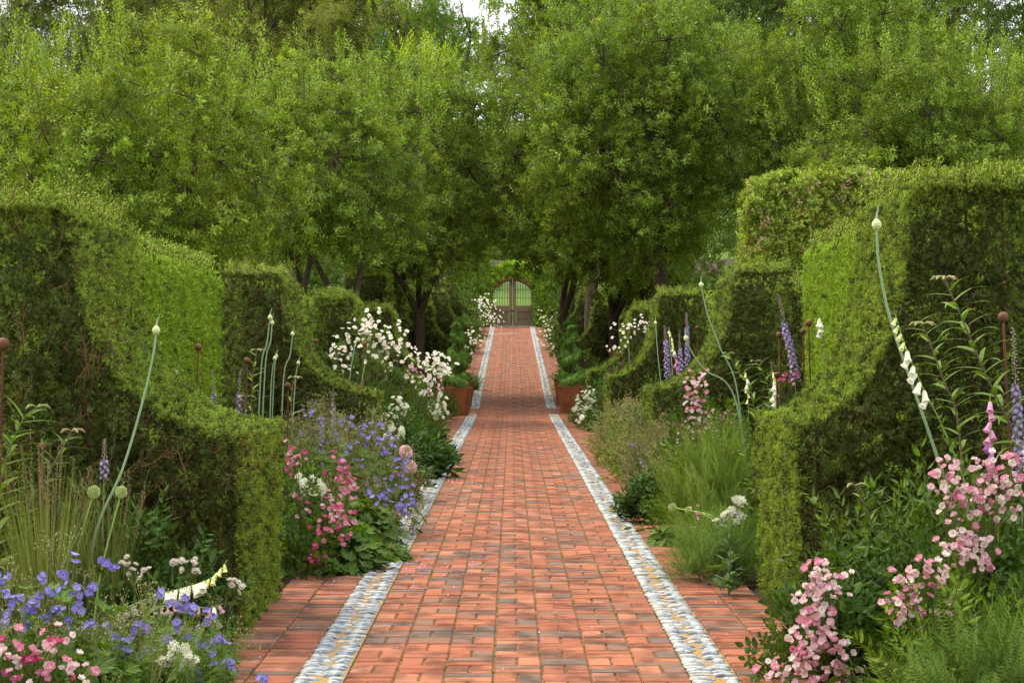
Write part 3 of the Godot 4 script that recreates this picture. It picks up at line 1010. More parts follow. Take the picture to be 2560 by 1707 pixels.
func make_hedges() -> void:
	sweep_hedge("dark yew hedge with bare brown twigs, behind the fallen white foxglove", -1, 1.39, 2.25, 10.13, 11.8, 1.09, 2.27, 1450, 0.82, {"twigs": 55.0, "face": 0.8, "thin": -0.14, "fresh": 0.75, "tall": 0.26})
	sweep_hedge("scalloped yew hedge behind the cluster of budding alliums", -1, 1.39, 2.25, 19.3, 20.8, 1.08, 2.26, 1500, 0.8, {"twigs": 45.0, "face": 0.9, "thin": -0.16, "tall": 0.1, "fresh": 0.5})
	sweep_hedge("scalloped yew hedge half hidden behind the big white rose", -1, 1.39, 2.25, 28.3, 29.8, 1.08, 2.25, 1000, 1.05, {"tall": 0.08})
	sweep_hedge("scalloped yew hedge with the spreading fruit tree's trunk rising beyond it", -1, 1.39, 2.25, 37.2, 38.7, 1.08, 2.24, 700, 1.25)
	sweep_hedge("broad yew hedge fringed with tall shoots, behind the very tall allium bud", 1, 1.47, 2.08, 10.6, 12.2, 1.13, 2.42, 1450, 0.82, {"fresh": 0.75, "tall": 0.3, "face": 1.0, "twigs": 4.0, "fresh_face": 0.07})
	sweep_hedge("scalloped yew hedge behind the three rusty ball stakes", 1, 1.43, 2.24, 20.4, 22.0, 1.10, 2.33, 1500, 0.8, {"fresh": 0.55, "face": 1.0, "twigs": 3.0})
	sweep_hedge("scalloped yew hedge between the violet spikes and the red-leaved white rose", 1, 1.43, 2.16, 29.6, 31.2, 1.08, 2.33, 1000, 1.05, {"fresh": 0.55, "face": 1.0, "twigs": 5.0})
	sweep_hedge("light green scalloped yew hedge behind the red-leaved white rose", 1, 1.43, 2.2, 37.2, 38.7, 1.08, 2.24, 700, 1.25, {"fresh": 0.55})
	wall_hedge("fuzzy bright green yew hedge between the bare-twigged hedge and the allium buds", -1, 2.88, 3.8, 11.9, 19.25, 2.27, 900, 1.2, {"fresh": 0.97, "tall": 0.2, "tint": Color(1.1, 1.2, 0.8)})
	wall_hedge("low-topped yew hedge joining the allium bed to the white rose bed", -1, 2.88, 3.8, 20.9, 28.2, 2.2, 220, 1.9)
	wall_hedge("far yew hedge joining the white rose bed to the side path", -1, 2.88, 3.8, 29.9, 37.1, 2.15, 140, 2.4)
	wall_hedge("fuzzy bright green yew hedge with a rounded shoulder behind the ball stakes", 1, 2.93, 3.9, 12.3, 19.9, 2.52, 800, 1.2, {"fresh": 0.97, "tall": 0.2, "tint": Color(1.1, 1.2, 0.8)})
	wall_hedge("yew hedge joining the ball stake bed to the violet spike bed", 1, 2.93, 3.9, 22.1, 29.5, 2.2, 220, 1.9)
	wall_hedge("yew hedge joining the violet spike bed to the far white rose bed", 1, 2.93, 3.9, 31.3, 37.1, 2.15, 140, 2.4)
	var far := [[55.0, 56.4], [67.5, 68.9], [80.0, 81.4]]
	var where := ["first above the side path", "second above the side path", "last before the gate"]
	for k in 3:
		for s in [-1, 1]:
			sweep_hedge("scalloped hedge on the %s trunk's side, %s" % ["straight" if s < 0 else "forked", where[k]], s, 1.42, 2.25, far[k][0], far[k][1], 1.0, 2.1, 300, 1.7, {"x_out": 3.0, "face": 1.0, "twigs": 0.0, "fresh_face": 0.0, "fresh": 0.35})
	for s in [-1, 1]:
		wall_hedge("dark clipped yew hedge along the slope behind the %s trunk" % ["straight" if s < 0 else "forked"], s, 3.0, 4.0, 47.2, 88.0, 2.0, 90, 3.0, {"twigs": 0.0})
	# beech hedge, taller, standing behind the yews
	var t := thing("beech_hedge", "tall clipped beech hedge with pinkish young leaves", "hedge")
	var poly := PackedVector2Array([Vector2(3.42, 0), Vector2(3.4, 3.5), Vector2(3.5, 3.72), Vector2(3.7, 3.8), Vector2(6.6, 3.85), Vector2(6.6, 0)])
	loose(t, "inner_branches", hedge_wood(poly, 1, 27.0, 28.4, 0.0, 0.25), M.bark)
	var a := Crowd.new()
	var b := Crowd.new()
	var lump := FastNoiseLite.new()
	lump.frequency = 0.8
	for i in 1300:
		var p := Vector3(rr(3.4, 6.6), rr(1.5, 3.83), -27.0)
		var nor := Vector3(0, 0, 1)
		var r := rng.randf()
		if r < 0.2:
			p = Vector3(3.4, rr(1.5, 3.75), -rr(27.0, 28.4))
			nor = Vector3(-1, 0, 0)
		elif r < 0.4:
			p = Vector3(rr(3.45, 6.6), 3.82, -rr(27.0, 28.4))
			nor = Vector3.UP
		if p.y > 3.7 and p.x < 3.6 and rng.randf() < 0.7:
			continue
		p += nor * lump.get_noise_3dv(p * 1.5) * 0.1
		var xf := stand(p, (nor + rv() * 0.7 + Vector3.UP * 0.2).normalized(), rr(0.8, 1.3), rr(0, TAU))
		if rng.randf() < clampf(0.16 + lump.get_noise_3dv(p + Vector3(9, 3, 2)) * 0.5, 0.03, 0.5):
			b.add(xf, shade_of(0.25, 0.1))
		else:
			a.add(xf, shade_of(0.3, 0.1))
	place(t, "leaves", S.beech, a)
	place(t, "young_pink_leaves", S.beech_pink, b)

# ---------------------------------------------------------------- trees
func limb(g: G, a: Vector3, b: Vector3, r0: float, r1: float, sides: int, crook: float, col: Color) -> void:
	var pts := []
	var rads := []
	var n := 6
	var off := Vector3.ZERO
	for k in n + 1:
		var t := float(k) / n
		if k > 0 and k < n:
			off += rv() * crook * a.distance_to(b) / n
		pts.append(a.lerp(b, t) + off * sin(PI * t) + Vector3.UP * sin(PI * t) * crook * 0.15 * a.distance_to(b))
		rads.append(lerpf(r0, r1, t))
	g.tube(pts, rads, sides, col, 0.12)

# o: base, fork height, crown middle height, crown half sizes, number of leaf masses, twigs for each, sprays for each twig
func tree(nm: String, label: String, group: String, x: float, d: float, o: Dictionary) -> void:
	var t := thing(nm, label, "tree", on(x, d), group)
	var wood: Color = o.get("wood", Color(0.13, 0.10, 0.075))
	var trunk := G.new()
	var limbs := G.new()
	var fork: float = o.get("fork", 1.9)
	var lean: Vector3 = o.get("lean", Vector3.ZERO)
	var top := Vector3(lean.x, fork, lean.z)
	var tr: float = o.get("girth", 0.15)
	var stems: int = o.get("stems", 1)
	var tops: Array[Vector3] = []
	for s in stems:
		var b := Vector3.ZERO
		var e := top
		if stems > 1:
			var a := TAU * s / stems + 0.4
			b = Vector3(cos(a), 0, sin(a)) * tr * 1.3
			e = top + Vector3(cos(a), rr(-0.1, 0.3), sin(a)) * rr(0.4, 0.9)
		b.y = -0.15
		trunk.tube([b - Vector3(0, 0.1, 0), b + Vector3(0, 0.2, 0), b.lerp(e, 0.4) + rv() * 0.06, b.lerp(e, 0.75) + rv() * 0.06, e], [tr * 1.5, tr * 1.12, tr, tr * 0.9, tr * 0.85], 12, wood, 0.1)
		tops.append(e)
	part(t, "trunk", trunk.mesh(M.bark))
	var c := Vector3(lean.x * 1.6 + o.get("cx", 0.0), o.mid, lean.z + o.get("cz", 0.0))
	var r: Vector3 = o.r
	var lobes: int = o.get("lobes", 36)
	var lr: float = o.get("lobe", 0.31) * (r.x + r.y + r.z) / 3.0
	var size: float = o.get("size", 1.0)
	var kinds: Array = o.get("kinds", S.mass)
	var tint: Color = o.get("tint", Color.WHITE)
	var leaves := crowds(kinds.size())
	var shoots := Crowd.new()
	# main boughs
	var bough: Array[Vector3] = []
	var nb: int = o.get("boughs", 5)
	for k in nb:
		var a := TAU * k / nb + rr(-0.4, 0.4)
		var e := c + Vector3(cos(a) * r.x * 0.45, rr(-0.35, 0.25) * r.y, sin(a) * r.z * 0.45)
		limb(limbs, tops[k % tops.size()] - Vector3(0, 0.08, 0), e, tr * 0.62, tr * 0.25, 8, 0.35, wood)
		bough.append(e)
	for k in lobes:
		var y := 1.0 - 2.0 * (k + 0.5) / lobes
		var a := k * 2.39996 + rr(-0.35, 0.35)
		var q := Vector3(sqrt(1.0 - y * y) * cos(a), y, sqrt(1.0 - y * y) * sin(a)) * rr(0.45, 0.9)
		var lc := c + q * r
		var from := bough[0]
		for e in bough:
			if e.distance_squared_to(lc) < from.distance_squared_to(lc):
				from = e
		limb(limbs, from, lc, tr * 0.2, tr * 0.07, 5, 0.4, wood)
		if lc.y - lr * 0.9 < o.get("hem", 1.5):
			lc.y = o.get("hem", 1.5) + lr * 0.9
		var up := (Vector3.UP + rv() * 0.25).normalized()
		(leaves[k % kinds.size()] as Crowd).add(stand(lc, up, lr * rr(0.8, 1.2), rr(0, TAU)), tint * shade_of(0.14, 0.06))
	# upright water shoots on the crown's upper side
	for k in int(o.get("shoots", 30)):
		var a := rr(0, TAU)
		var m := sqrt(rng.randf()) * 0.95
		var q := Vector3(cos(a) * m, sqrt(1.0 - m * m) * 0.9, sin(a) * m)
		var p := c + q * r
		var dir := (Vector3.UP + q * 0.35 + rv() * 0.2).normalized()
		var ln := rr(0.3, 0.8) * size
		limbs.tube([p - dir * 0.4, p + dir * ln], [0.006 * size, 0.002 * size], 3, wood)
		for i in 5:
			shoots.add(stand(p + dir * (ln * (i / 5.0) - 0.2), (dir + rv() * 0.2).normalized(), size * rr(0.8, 1.1), rr(0, TAU)), tint * shade_of(0.22, 0.1))
	part(t, "limbs", limbs.mesh(M.bark))
	for k in kinds.size():
		place(t, "crown", kinds[k], leaves[k])
	place(t, "crown_shoots", S.tree_up, shoots)

func make_trees() -> void:
	var g := "fruit trees behind the hedges"
	tree("fruit_tree", "fruit tree whose straight trunk stands beside the left spiral topiary", g, -2.35, 49.0, {"fork": 2.1, "girth": 0.14, "mid": 5.4, "r": Vector3(3.5, 3.4, 3.2), "lobes": 54, "hem": 2.4, "cx": -0.25})
	tree("fruit_tree", "fruit tree with several dark crooked stems beyond the white rose's hedge", g, -4.1, 40.0, {"fork": 1.9, "girth": 0.12, "stems": 3, "mid": 4.8, "r": Vector3(3.0, 2.9, 2.8), "lobes": 44, "hem": 3.3})
	tree("fruit_tree", "yellow-green fruit tree rising behind the fuzzy bright hedge and bare-twigged hedge", g, -5.7, 31.0, {"fork": 1.9, "girth": 0.12, "stems": 2, "mid": 4.2, "r": Vector3(2.6, 2.55, 2.5), "lobes": 42, "hem": 2.7, "tint": Color(1.12, 1.08, 1.0)})
	tree("fruit_tree", "yellow-green fruit tree with long upright shoots, outermost beyond the bare-twigged hedge", g, -8.3, 34.0, {"fork": 2.0, "girth": 0.12, "mid": 4.4, "r": Vector3(2.7, 2.5, 2.6), "lobes": 48, "hem": 2.0, "tint": Color(1.12, 1.08, 1.0), "shoots": 60})
	tree("fruit_tree", "fruit tree filling the gap behind the two yellow-green ones", g, -8.0, 45.0, {"fork": 2.0, "mid": 5.2, "r": Vector3(3.4, 3.3, 3.0), "lobes": 46})
	tree("fruit_tree", "fruit tree with a forked trunk beside the right spiral topiary", g, 2.3, 49.5, {"fork": 2.0, "girth": 0.14, "lean": Vector3(-0.3, 0, 0), "mid": 6.0, "r": Vector3(3.3, 4.3, 3.2), "lobes": 60, "hem": 2.4, "cx": 0.8, "tint": Color(0.94, 0.96, 0.96), "stems": 2})
	tree("fruit_tree", "tall dense fruit tree with a thick upright trunk behind the violet spikes", g, 3.55, 45.0, {"fork": 3.2, "girth": 0.2, "lean": Vector3(-0.2, 0, 0), "mid": 6.4, "r": Vector3(3.1, 3.8, 3.0), "lobes": 56, "hem": 2.6, "tint": Color(0.94, 0.96, 0.96)})
	tree("fruit_tree", "fruit tree with a trunk leaning far over towards the beech hedge", g, 4.0, 42.0, {"fork": 3.4, "girth": 0.13, "lean": Vector3(2.0, 0, 0), "mid": 5.9, "r": Vector3(2.9, 3.3, 2.8), "lobes": 52, "hem": 3.0, "tint": Color(0.94, 0.96, 0.96)})
	tree("fruit_tree", "pale-tipped fruit tree rising behind the beech hedge's far end", g, 8.0, 39.0, {"fork": 2.2, "mid": 4.9, "r": Vector3(3.0, 2.9, 2.8), "lobes": 50, "shoots": 60, "hem": 2.4})
	tree("fruit_tree", "pale-tipped fruit tree outermost above the broad yew hedge", g, 10.8, 42.0, {"fork": 2.2, "mid": 5.0, "r": Vector3(3.0, 2.8, 2.8), "lobes": 46, "shoots": 50, "hem": 2.0})
	var b := "trees on the hill behind the garden"
	var kw: Array = S.mass_willow
	for e in [
		["soft green willow filling the skyline beyond the long-shooted fruit tree", -34.0, 150.0, 26.0, 11.0, Color(1.0, 1.0, 0.9)],
		["dull green willow on the hill behind the yellow-green fruit trees", -25.0, 162.0, 25.0, 11.0, Color(0.85, 0.85, 0.85)],
		["olive green willow with pale bare stems on the hill", -15.5, 140.0, 23.0, 8.5, Color(1.0, 0.95, 0.75)],
		["olive green willow nearest the tall spreading tree on the skyline", -8.5, 132.0, 20.5, 6.0, Color(1.0, 0.95, 0.75)],
		["leafy green willow on the hill above the pale-tipped fruit trees", 37.0, 145.0, 26.0, 11.0, Color(0.8, 1.0, 0.8)],
		["broad green tree high on the hill between the willow and the leaning fruit tree", 30.0, 170.0, 30.0, 12.0, Color(0.9, 0.95, 0.8)],
		["broad green tree high on the hill behind the skyline willows", -24.0, 178.0, 32.0, 13.0, Color(0.9, 0.95, 0.8)],
		["dark green tree on the hill behind the leaning fruit tree", 22.0, 150.0, 26.0, 11.0, Color(0.65, 0.85, 0.7)],
		["dark green tree on the hill behind the thick-trunked fruit tree", 10.5, 140.0, 24.0, 8.0, Color(0.7, 0.85, 0.7)]]:
		var hgt: float = e[3]
		tree("hill_tree", e[0], b, e[1], e[2], {"fork": hgt * 0.25, "girth": 0.4, "mid": hgt * 0.6, "r": Vector3(e[4], hgt * 0.6, e[4] * 0.7), "lobes": 56, "size": 3.2, "kinds": kw, "shoots": 0, "tint": e[5], "hem": 1.0, "lobe": 0.33})
	tree("hill_tree", "tall spreading green tree against the sky", b, -4.6, 120.0, {"fork": 6.0, "girth": 0.35, "mid": 14.5, "r": Vector3(4.6, 6.2, 4.0), "lobes": 26, "size": 2.6, "kinds": S.mass_bushy, "shoots": 60, "tint": Color(1.2, 1.25, 1.1), "lobe": 0.26, "droop": 0.3})
	tree("hill_tree", "small bright yellow-green tree in front of the tall spreading one", b, -4.9, 112.0, {"fork": 4.0, "girth": 0.2, "mid": 11.5, "r": Vector3(1.7, 2.2, 1.6), "lobes": 20, "size": 2.4, "kinds": S.mass_bushy, "shoots": 30, "tint": Color(1.7, 1.55, 0.9), "droop": 0.3})
	tree("hill_tree", "round tree far off in the gap of sky", b, -2.0, 330.0, {"fork": 2.0, "girth": 0.5, "mid": 14.0, "r": Vector3(14.0, 5.0, 8.0), "lobes": 22, "size": 5.0, "kinds": kw, "shoots": 20, "tint": Color(1, 1, 1), "droop": 0.3})
	tree("fruit_tree", "tall tree rising behind the forked-trunk fruit tree to the skyline", g, 2.5, 62.0, {"fork": 4.0, "girth": 0.2, "mid": 9.8, "r": Vector3(3.7, 5.4, 3.0), "lobes": 60, "hem": 4.0, "tint": Color(0.95, 0.96, 0.96)})
	tree("fruit_tree", "round-headed tree just beyond the gate arch", g, 1.2, 104.0, {"fork": 2.6, "girth": 0.18, "mid": 5.4, "r": Vector3(5.0, 4.6, 3.5), "lobes": 70, "hem": 1.0, "size": 1.2})
	tree("fruit_tree", "tree beyond the gate, behind the straight-trunked one", g, -6.0, 100.0, {"fork": 2.6, "girth": 0.18, "mid": 7.0, "r": Vector3(4.5, 4.2, 3.5), "lobes": 40, "hem": 2.4, "size": 1.2})
	for e in [[-10.0, -7.0, "on the wide side"], [-3.4, -9.5, "left of the path's start"], [3.4, -9.0, "right of the path's start"], [10.0, -7.5, "on the broad hedge's side"]]:  # unseen trees added behind the viewer, blocking sky so the hedge faces darken
		tree("dense_tree", "large dense tree at the near end of the garden, %s" % e[2], "unseen trees added to block sky light", e[0], e[1], {"fork": 2.5, "girth": 0.3, "mid": 7.5, "r": Vector3(4.2, 6.5, 3.4), "lobes": 34, "kinds": S.mass_bushy, "hem": 1.0, "shoots": 0, "lobe": 0.4})
	# shrubs closing the view under the fruit trees
	for e in [[-7.4, 62.0, "beneath the straight-trunked tree"], [-11.5, 58.0, "behind the crooked stems"], [-6.0, 76.0, "between the slope hedge and the wall"], [7.0, 66.0, "behind the thick upright trunk"], [11.0, 60.0, "behind the leaning trunk"], [16.0, 56.0, "behind the pale-tipped fruit trees"], [-16.0, 55.0, "behind the outermost yellow-green tree"]]:
		tree("dark_shrub", "dense dark evergreen shrub %s" % e[2], "shrubs under the fruit trees", e[0], e[1], {"fork": 0.4, "girth": 0.1, "mid": 2.2, "r": Vector3(2.9, 2.3, 2.2), "lobes": 26, "size": 1.7, "kinds": S.mass_bushy, "shoots": 20, "tint": Color(0.75, 0.8, 0.7), "hem": 0.1, "droop": 0.2})

# ---------------------------------------------------------------- gate, walls, pots
func make_walls_and_gate() -> void:
	var d := 89.0
	var y0 := ground(d)
	# wall piers either side of the gate, grown over with creeper
	for s in [-1, 1]:
		var t := thing("garden_wall", "creeper-covered flint wall on the %s side of the oak gate" % ["white rose" if s < 0 else "mixed flower"], "wall", Vector3.ZERO, "garden wall round the gate")
		var w := G.new()
		w.box(Vector3(s * 1.95, y0 + 1.1, -d), Vector3(0.9, 1.4, 0.2), Color(0.34, 0.29, 0.25))
		part(t, "stonework", w.mesh(M.rubble))
		var cp := G.new()
		cp.box(Vector3(s * 1.95, y0 + 2.55, -d), Vector3(0.92, 0.045, 0.26), Color(0.4, 0.24, 0.17))
		part(t, "coping", cp.mesh(M.brick))
		var ivy := Crowd.new()
		for k in 480:
			var p := Vector3(s * rr(0.98, 2.6), y0 + rr(0.1, 2.8), -d + 0.22 + rr(0.0, 0.18))
			if p.y - y0 < 1.9 and absf(p.x) > 1.75 and rng.randf() < 0.5:
				continue
			ivy.add(stand(p, (Vector3(0, 0.3, 1) + rv() * 0.8).normalized(), rr(0.8, 1.4), rr(0, TAU)), shade_of(0.35, 0.12))
		place(t, "creeper", S.ivy, ivy)
	# brick arch over the gate with creeper on it
	var a := thing("gate_arch", "low brick arch over the oak gate, thick with bright creeper", "arch")
	var n := 22
	var half := 0.98
	for k in n:
		var f := -1.0 + 2.0 * (k + 0.5) / n
		var ang := f * 0.98
		var c := Vector3(sin(ang) * 1.18, y0 + 1.05 + cos(ang) * 1.18, -d)
		var g := G.new()
		g.box(Vector3.ZERO, Vector3(0.045, 0.1, 0.17), [Color(0.36, 0.13, 0.07), Color(0.3, 0.11, 0.065), Color(0.24, 0.12, 0.08)][k % 3])
		part(a, "arch_brick", g.mesh(M.brick), null, Transform3D(Basis(Vector3(0, 0, 1), -ang), c))
	var fill := G.new()
	fill.box(Vector3(0, y0 + 2.72, -d - 0.02), Vector3(1.06, 0.26, 0.12), Color(0.3, 0.26, 0.22))
	part(a, "stonework", fill.mesh(M.rubble))
	var iv := Crowd.new()
	for k in 260:
		var ang := rr(-1.05, 1.05)
		var rad := rr(1.3, 1.85)
		var p := Vector3(sin(ang) * rad, y0 + 1.05 + cos(ang) * rad, -d + 0.16 + rr(0.0, 0.25))
		iv.add(stand(p, (Vector3(0, -0.2, 1) + rv() * 0.8).normalized(), rr(0.8, 1.4), rr(0, TAU)), shade_of(0.35, 0.12) * Color(1.35, 1.3, 1.0))
	place(a, "creeper", S.ivy, iv)
	# double gate
	var t := thing("oak_gate", "arched double oak gate with iron bars and boarded lower panels", "gate", Vector3(0, y0 + 0.03, -d + 0.02))
	var oak := Color(0.25, 0.19, 0.125)
	var iron := Color(0.03, 0.03, 0.032)
	for s in [-1, 1]:
		var leaf := Node3D.new()
		leaf.name = "gate_leaf"
		t.add_child(leaf, true)
		var edge := func(x: float) -> float: return 1.02 + sqrt(maxf(0.0, 1.1 * 1.1 - x * x))
		for e in [[0.085, 0.075], [0.94, 0.065]]:
			var hgt: float = edge.call(e[0])
			var g := G.new()
			g.box(Vector3(s * e[0], hgt * 0.5, 0), Vector3(e[1], hgt * 0.5, 0.035), oak)
			part(leaf, "stile", g.mesh(M.oak))
		for e in [[0.12, 0.11], [0.78, 0.13]]:
			var g := G.new()
			g.box(Vector3(s * 0.515, e[0], 0.003), Vector3(0.36, e[1], 0.035), oak * 0.95)
			part(leaf, "rail", g.mesh(M.oak))
		var head := G.new()
		var pts := []
		for k in 9:
			var x := lerpf(0.06, 0.93, k / 8.0)
			pts.append(Vector3(s * x, edge.call(x) - 0.03, 0.004))
		head.tube(pts, [0.06, 0.06, 0.06, 0.06, 0.06, 0.06, 0.06, 0.06, 0.06], 6, oak)
		part(leaf, "arched_rail", head.mesh(M.oak))
		for k in 6:
			var x := 0.235 + 0.118 * k
			var top: float = edge.call(x) - 0.04
			var g := G.new()
			g.tube([Vector3(s * x, 0.86, 0.0), Vector3(s * x, top, 0.0)], [0.0095, 0.0095], 6, iron)
			part(leaf, "bar", g.mesh(M.iron))
		for y in [1.26, 1.64]:
			var g := G.new()
			g.box(Vector3(s * 0.515, y, 0.0), Vector3(0.36, 0.008, 0.004), iron)
			part(leaf, "cross_bar", g.mesh(M.iron))
		for h in 2:
			var x0 := 0.2 + 0.32 * h
			var g0 := G.new()
			g0.box(Vector3(s * (x0 + 0.325), 0.44, 0.004), Vector3(0.03, 0.22, 0.03), oak * 0.9)
			part(leaf, "muntin", g0.mesh(M.oak))
			var bk := G.new()
			bk.box(Vector3(s * (x0 + 0.15), 0.44, -0.014), Vector3(0.17, 0.25, 0.008), oak * 0.85)
			part(leaf, "panel", bk.mesh(M.oak))
			for k in 7:
				var g := G.new()
				var cx := x0 + 0.145
				g.box(Vector3(s * cx, 0.28 + 0.055 * k, -0.008), Vector3(0.16, 0.024, 0.012), oak * rr(0.75, 1.1), Basis(Vector3(0, 0, 1), -s * 0.7))
				part(leaf, "board", g.mesh(M.oak))
		var hg := G.new()
		hg.box(Vector3(s * 0.045, 1.95, 0.045), Vector3(0.02, 0.13, 0.01), iron)
		part(leaf, "iron_plate", hg.mesh(M.iron))
	var lt := G.new()
	lt.box(Vector3(0.0, 0.68, 0.05), Vector3(0.09, 0.03, 0.02), iron)
	lt.tube([Vector3(-0.035, 0.12, 0.05), Vector3(-0.035, 0.5, 0.05)], [0.018, 0.018], 6, iron)
	part(t, "latch", lt.mesh(M.iron))
	var post := setting("gate_threshold")
	var sill := G.new()
	sill.box(Vector3(0, y0 + 0.0, -d + 0.3), Vector3(1.02, 0.03, 0.14), Color(0.42, 0.38, 0.33))
	part(post, "stone_sill", sill.mesh(M.rubble))
	# pale flint wall at the top of the lawn
	var fw := thing("field_wall", "low pale flint wall across the top of the lawn", "wall")
	var w := G.new()
	w.box(Vector3(0, ground(150.0) + 0.5, -150.0), Vector3(70, 0.75, 0.25), Color(0.6, 0.5, 0.45))
	part(fw, "stonework", w.mesh(M.rubble))

func make_pots() -> void:
	var tall := [1.0, 0.96, 1.02, 0.97]
	var i := 0
	for e in [[-1.25, 43.2, "left, by the white roses"], [1.32, 44.0, "right, by the pale lavender flowers"], [-1.25, 46.2, "second beside the straight trunk"], [1.31, 46.9, "second beside the forked trunk"]]:
		var names := ["large rusted steel planter by the cream roses at the crossing", "large rusted steel planter by the pale pink and white flowers", "rusted steel planter half hidden behind the one by the cream roses", "rusted steel planter half hidden behind the one by the pale pink flowers"]
		var p := thing("steel_planter", names[i], "planter", on(e[0], e[1], 0.012), "rusted steel planters at the crossing")
		var g := G.new()
		g.lathe([Vector2(0.0, 0.0), Vector2(0.265, 0.0), Vector2(0.332, 0.58)], 40, Color(0.20, 0.085, 0.032))
		part(p, "drum", g.mesh(M.rust))
		var rim := G.new()
		rim.lathe([Vector2(0.332, 0.575), Vector2(0.343, 0.582), Vector2(0.343, 0.604), Vector2(0.332, 0.61), Vector2(0.316, 0.604), Vector2(0.312, 0.53)], 40, Color(0.2, 0.09, 0.045))
		part(p, "rim", rim.mesh(M.rust))
		var so := G.new()
		so.lathe([Vector2(0.0, 0.545), Vector2(0.314, 0.54)], 24, Color(0.3, 0.3, 0.3))
		part(p, "soil", so.mesh(M.soil))
		var ang := 0.9
		for k in 5:
			var y := 0.1 + 0.1 * k
			var rad := lerpf(0.265, 0.332, y / 0.58) + 0.002
			var rv1 := G.new()
			rv1.blob(Vector3(cos(ang) * rad, y, sin(ang) * rad), Vector3(0.008, 0.008, 0.008), 6, 4, Color(0.33, 0.2, 0.13))
			part(p, "rivet", rv1.mesh(M.rust))
		# clipped box spiral growing in it
		var labels := ["spiral box topiary in the planter by the cream roses", "spiral box topiary in the planter by the pale pink flowers", "spiral box topiary standing behind the one by the cream roses", "spiral box topiary standing behind the one by the pale pink flowers"]
		var t := thing("spiral_topiary", labels[i], "topiary", on(e[0], e[1], 0.55), "box spirals in the planters")
		var core := G.new()
		var leaves := Crowd.new()
		var pts := []
		var rads := []
		var turns := 2.8
		var hgt: float = 1.42 * tall[i]
		var dirn := 1.0 if i % 2 == 0 else -1.0
		for k in 73:
			var f := k / 72.0
			var a: float = f * turns * TAU * dirn + [0.6, 2.6, 0.6, 2.6][i]
			var cone := lerpf(0.2, 0.045, f)
			var rad := lerpf(0.145, 0.06, f)
			pts.append(Vector3(cos(a) * cone, 0.13 + (1.0 - pow(1.0 - f, 1.2)) * (hgt - 0.18), sin(a) * cone))
			rads.append(rad)
		core.tube(pts, rads.map(func(q): return q * 0.8), 10, Color(0.12, 0.2, 0.04))
		core.tube([Vector3(0, -0.05, 0), Vector3(0, hgt, 0)], [0.03, 0.015], 6, Color(0.08, 0.06, 0.04))
		part(t, "inner_wood", core.mesh(M.plain))
		for k in 1100:
			var f := pow(rng.randf(), 1.25) * 71.99
			var i0 := int(f)
			var c: Vector3 = (pts[i0] as Vector3).lerp(pts[i0 + 1], f - i0)
			var q := rv()
			var p2 := c + q * float(rads[i0]) * rr(0.82, 0.92)
			leaves.add(stand(p2, (q + rv() * 0.4).normalized(), rr(0.4, 0.65), rr(0, TAU)), shade_of(0.3, 0.08))
		for k in 24:
			var q := rv()
			q.y = absf(q.y)
			leaves.add(stand(Vector3(0, hgt - 0.02, 0) + q * 0.08, (q + Vector3.UP).normalized(), rr(0.8, 1.1), rr(0, TAU)), shade_of(0.3, 0.08))
		place(t, "leaves", S.box, leaves)
		i += 1

# ---------------------------------------------------------------- plants
func loose(parent: Node3D, nm: String, g: G, mat: Material) -> void:  # many thin pieces that grow together
	if g.v.is_empty():
		return
	part(parent, nm, g.mesh(mat)).set_meta("kind", "stuff")

func dome(r: float, h: float, inner := 0.55) -> Vector3:
	var a := rr(0, TAU)
	var up := acos(rr(0.0, 1.0))
	var f := rr(inner, 1.0)
	return Vector3(cos(a) * sin(up) * r * f, cos(up) * h * f, sin(a) * sin(up) * r * f)

func mound(label: String, nm: String, category: String, x: float, d: float, h: float, r: float, leaf: Mesh, n: int, o := {}) -> Node3D:
	var t := thing(nm, label, category, on(x, d), o.get("group", ""))
	var stems := G.new()
	var c := Crowd.new()
	var green: Color = o.get("stem", Color(0.12, 0.15, 0.03))
	var tint: Color = o.get("tint", Color.WHITE)
	for k in int(10 + n * 0.04):
		var e := dome(r, h, 0.8)
		stems.tube([Vector3(e.x * 0.2, 0, e.z * 0.2), Vector3(e.x * 0.7, e.y * 0.6, e.z * 0.7), e], [0.004, 0.003, 0.0015], 3, green)
	for k in n:
		var p := dome(r, h, o.get("inner", 0.45))
		p.y = maxf(p.y, 0.02)
		var dir := (Vector3(p.x / r, p.y / h * 0.9 + o.get("erect", 0.3), p.z / r) + rv() * 0.5).normalized()
		c.add(stand(p, dir, o.get("scale", 1.0) * rr(0.7, 1.25), rr(0, TAU)), tint * shade_of(0.2, 0.08))
	loose(t, "stems", stems, M.stem)
	place(t, "foliage", leaf, c)
	return t

func seed_heads(t: Node3D, n: int, r: float, h: float, k: int, s := 1.0) -> void:
	var c := Crowd.new()
	for i in n:
		var p := dome(r, h, 0.8)
		c.add(stand(p, (Vector3(p.x / r * 0.5, 1.0, p.z / r * 0.5) + rv() * 0.3).normalized(), s * rr(0.7, 1.3), rr(0, TAU)), shade_of(0.25, 0.1))
	place(t, "seed_heads", S.seed[k], c)

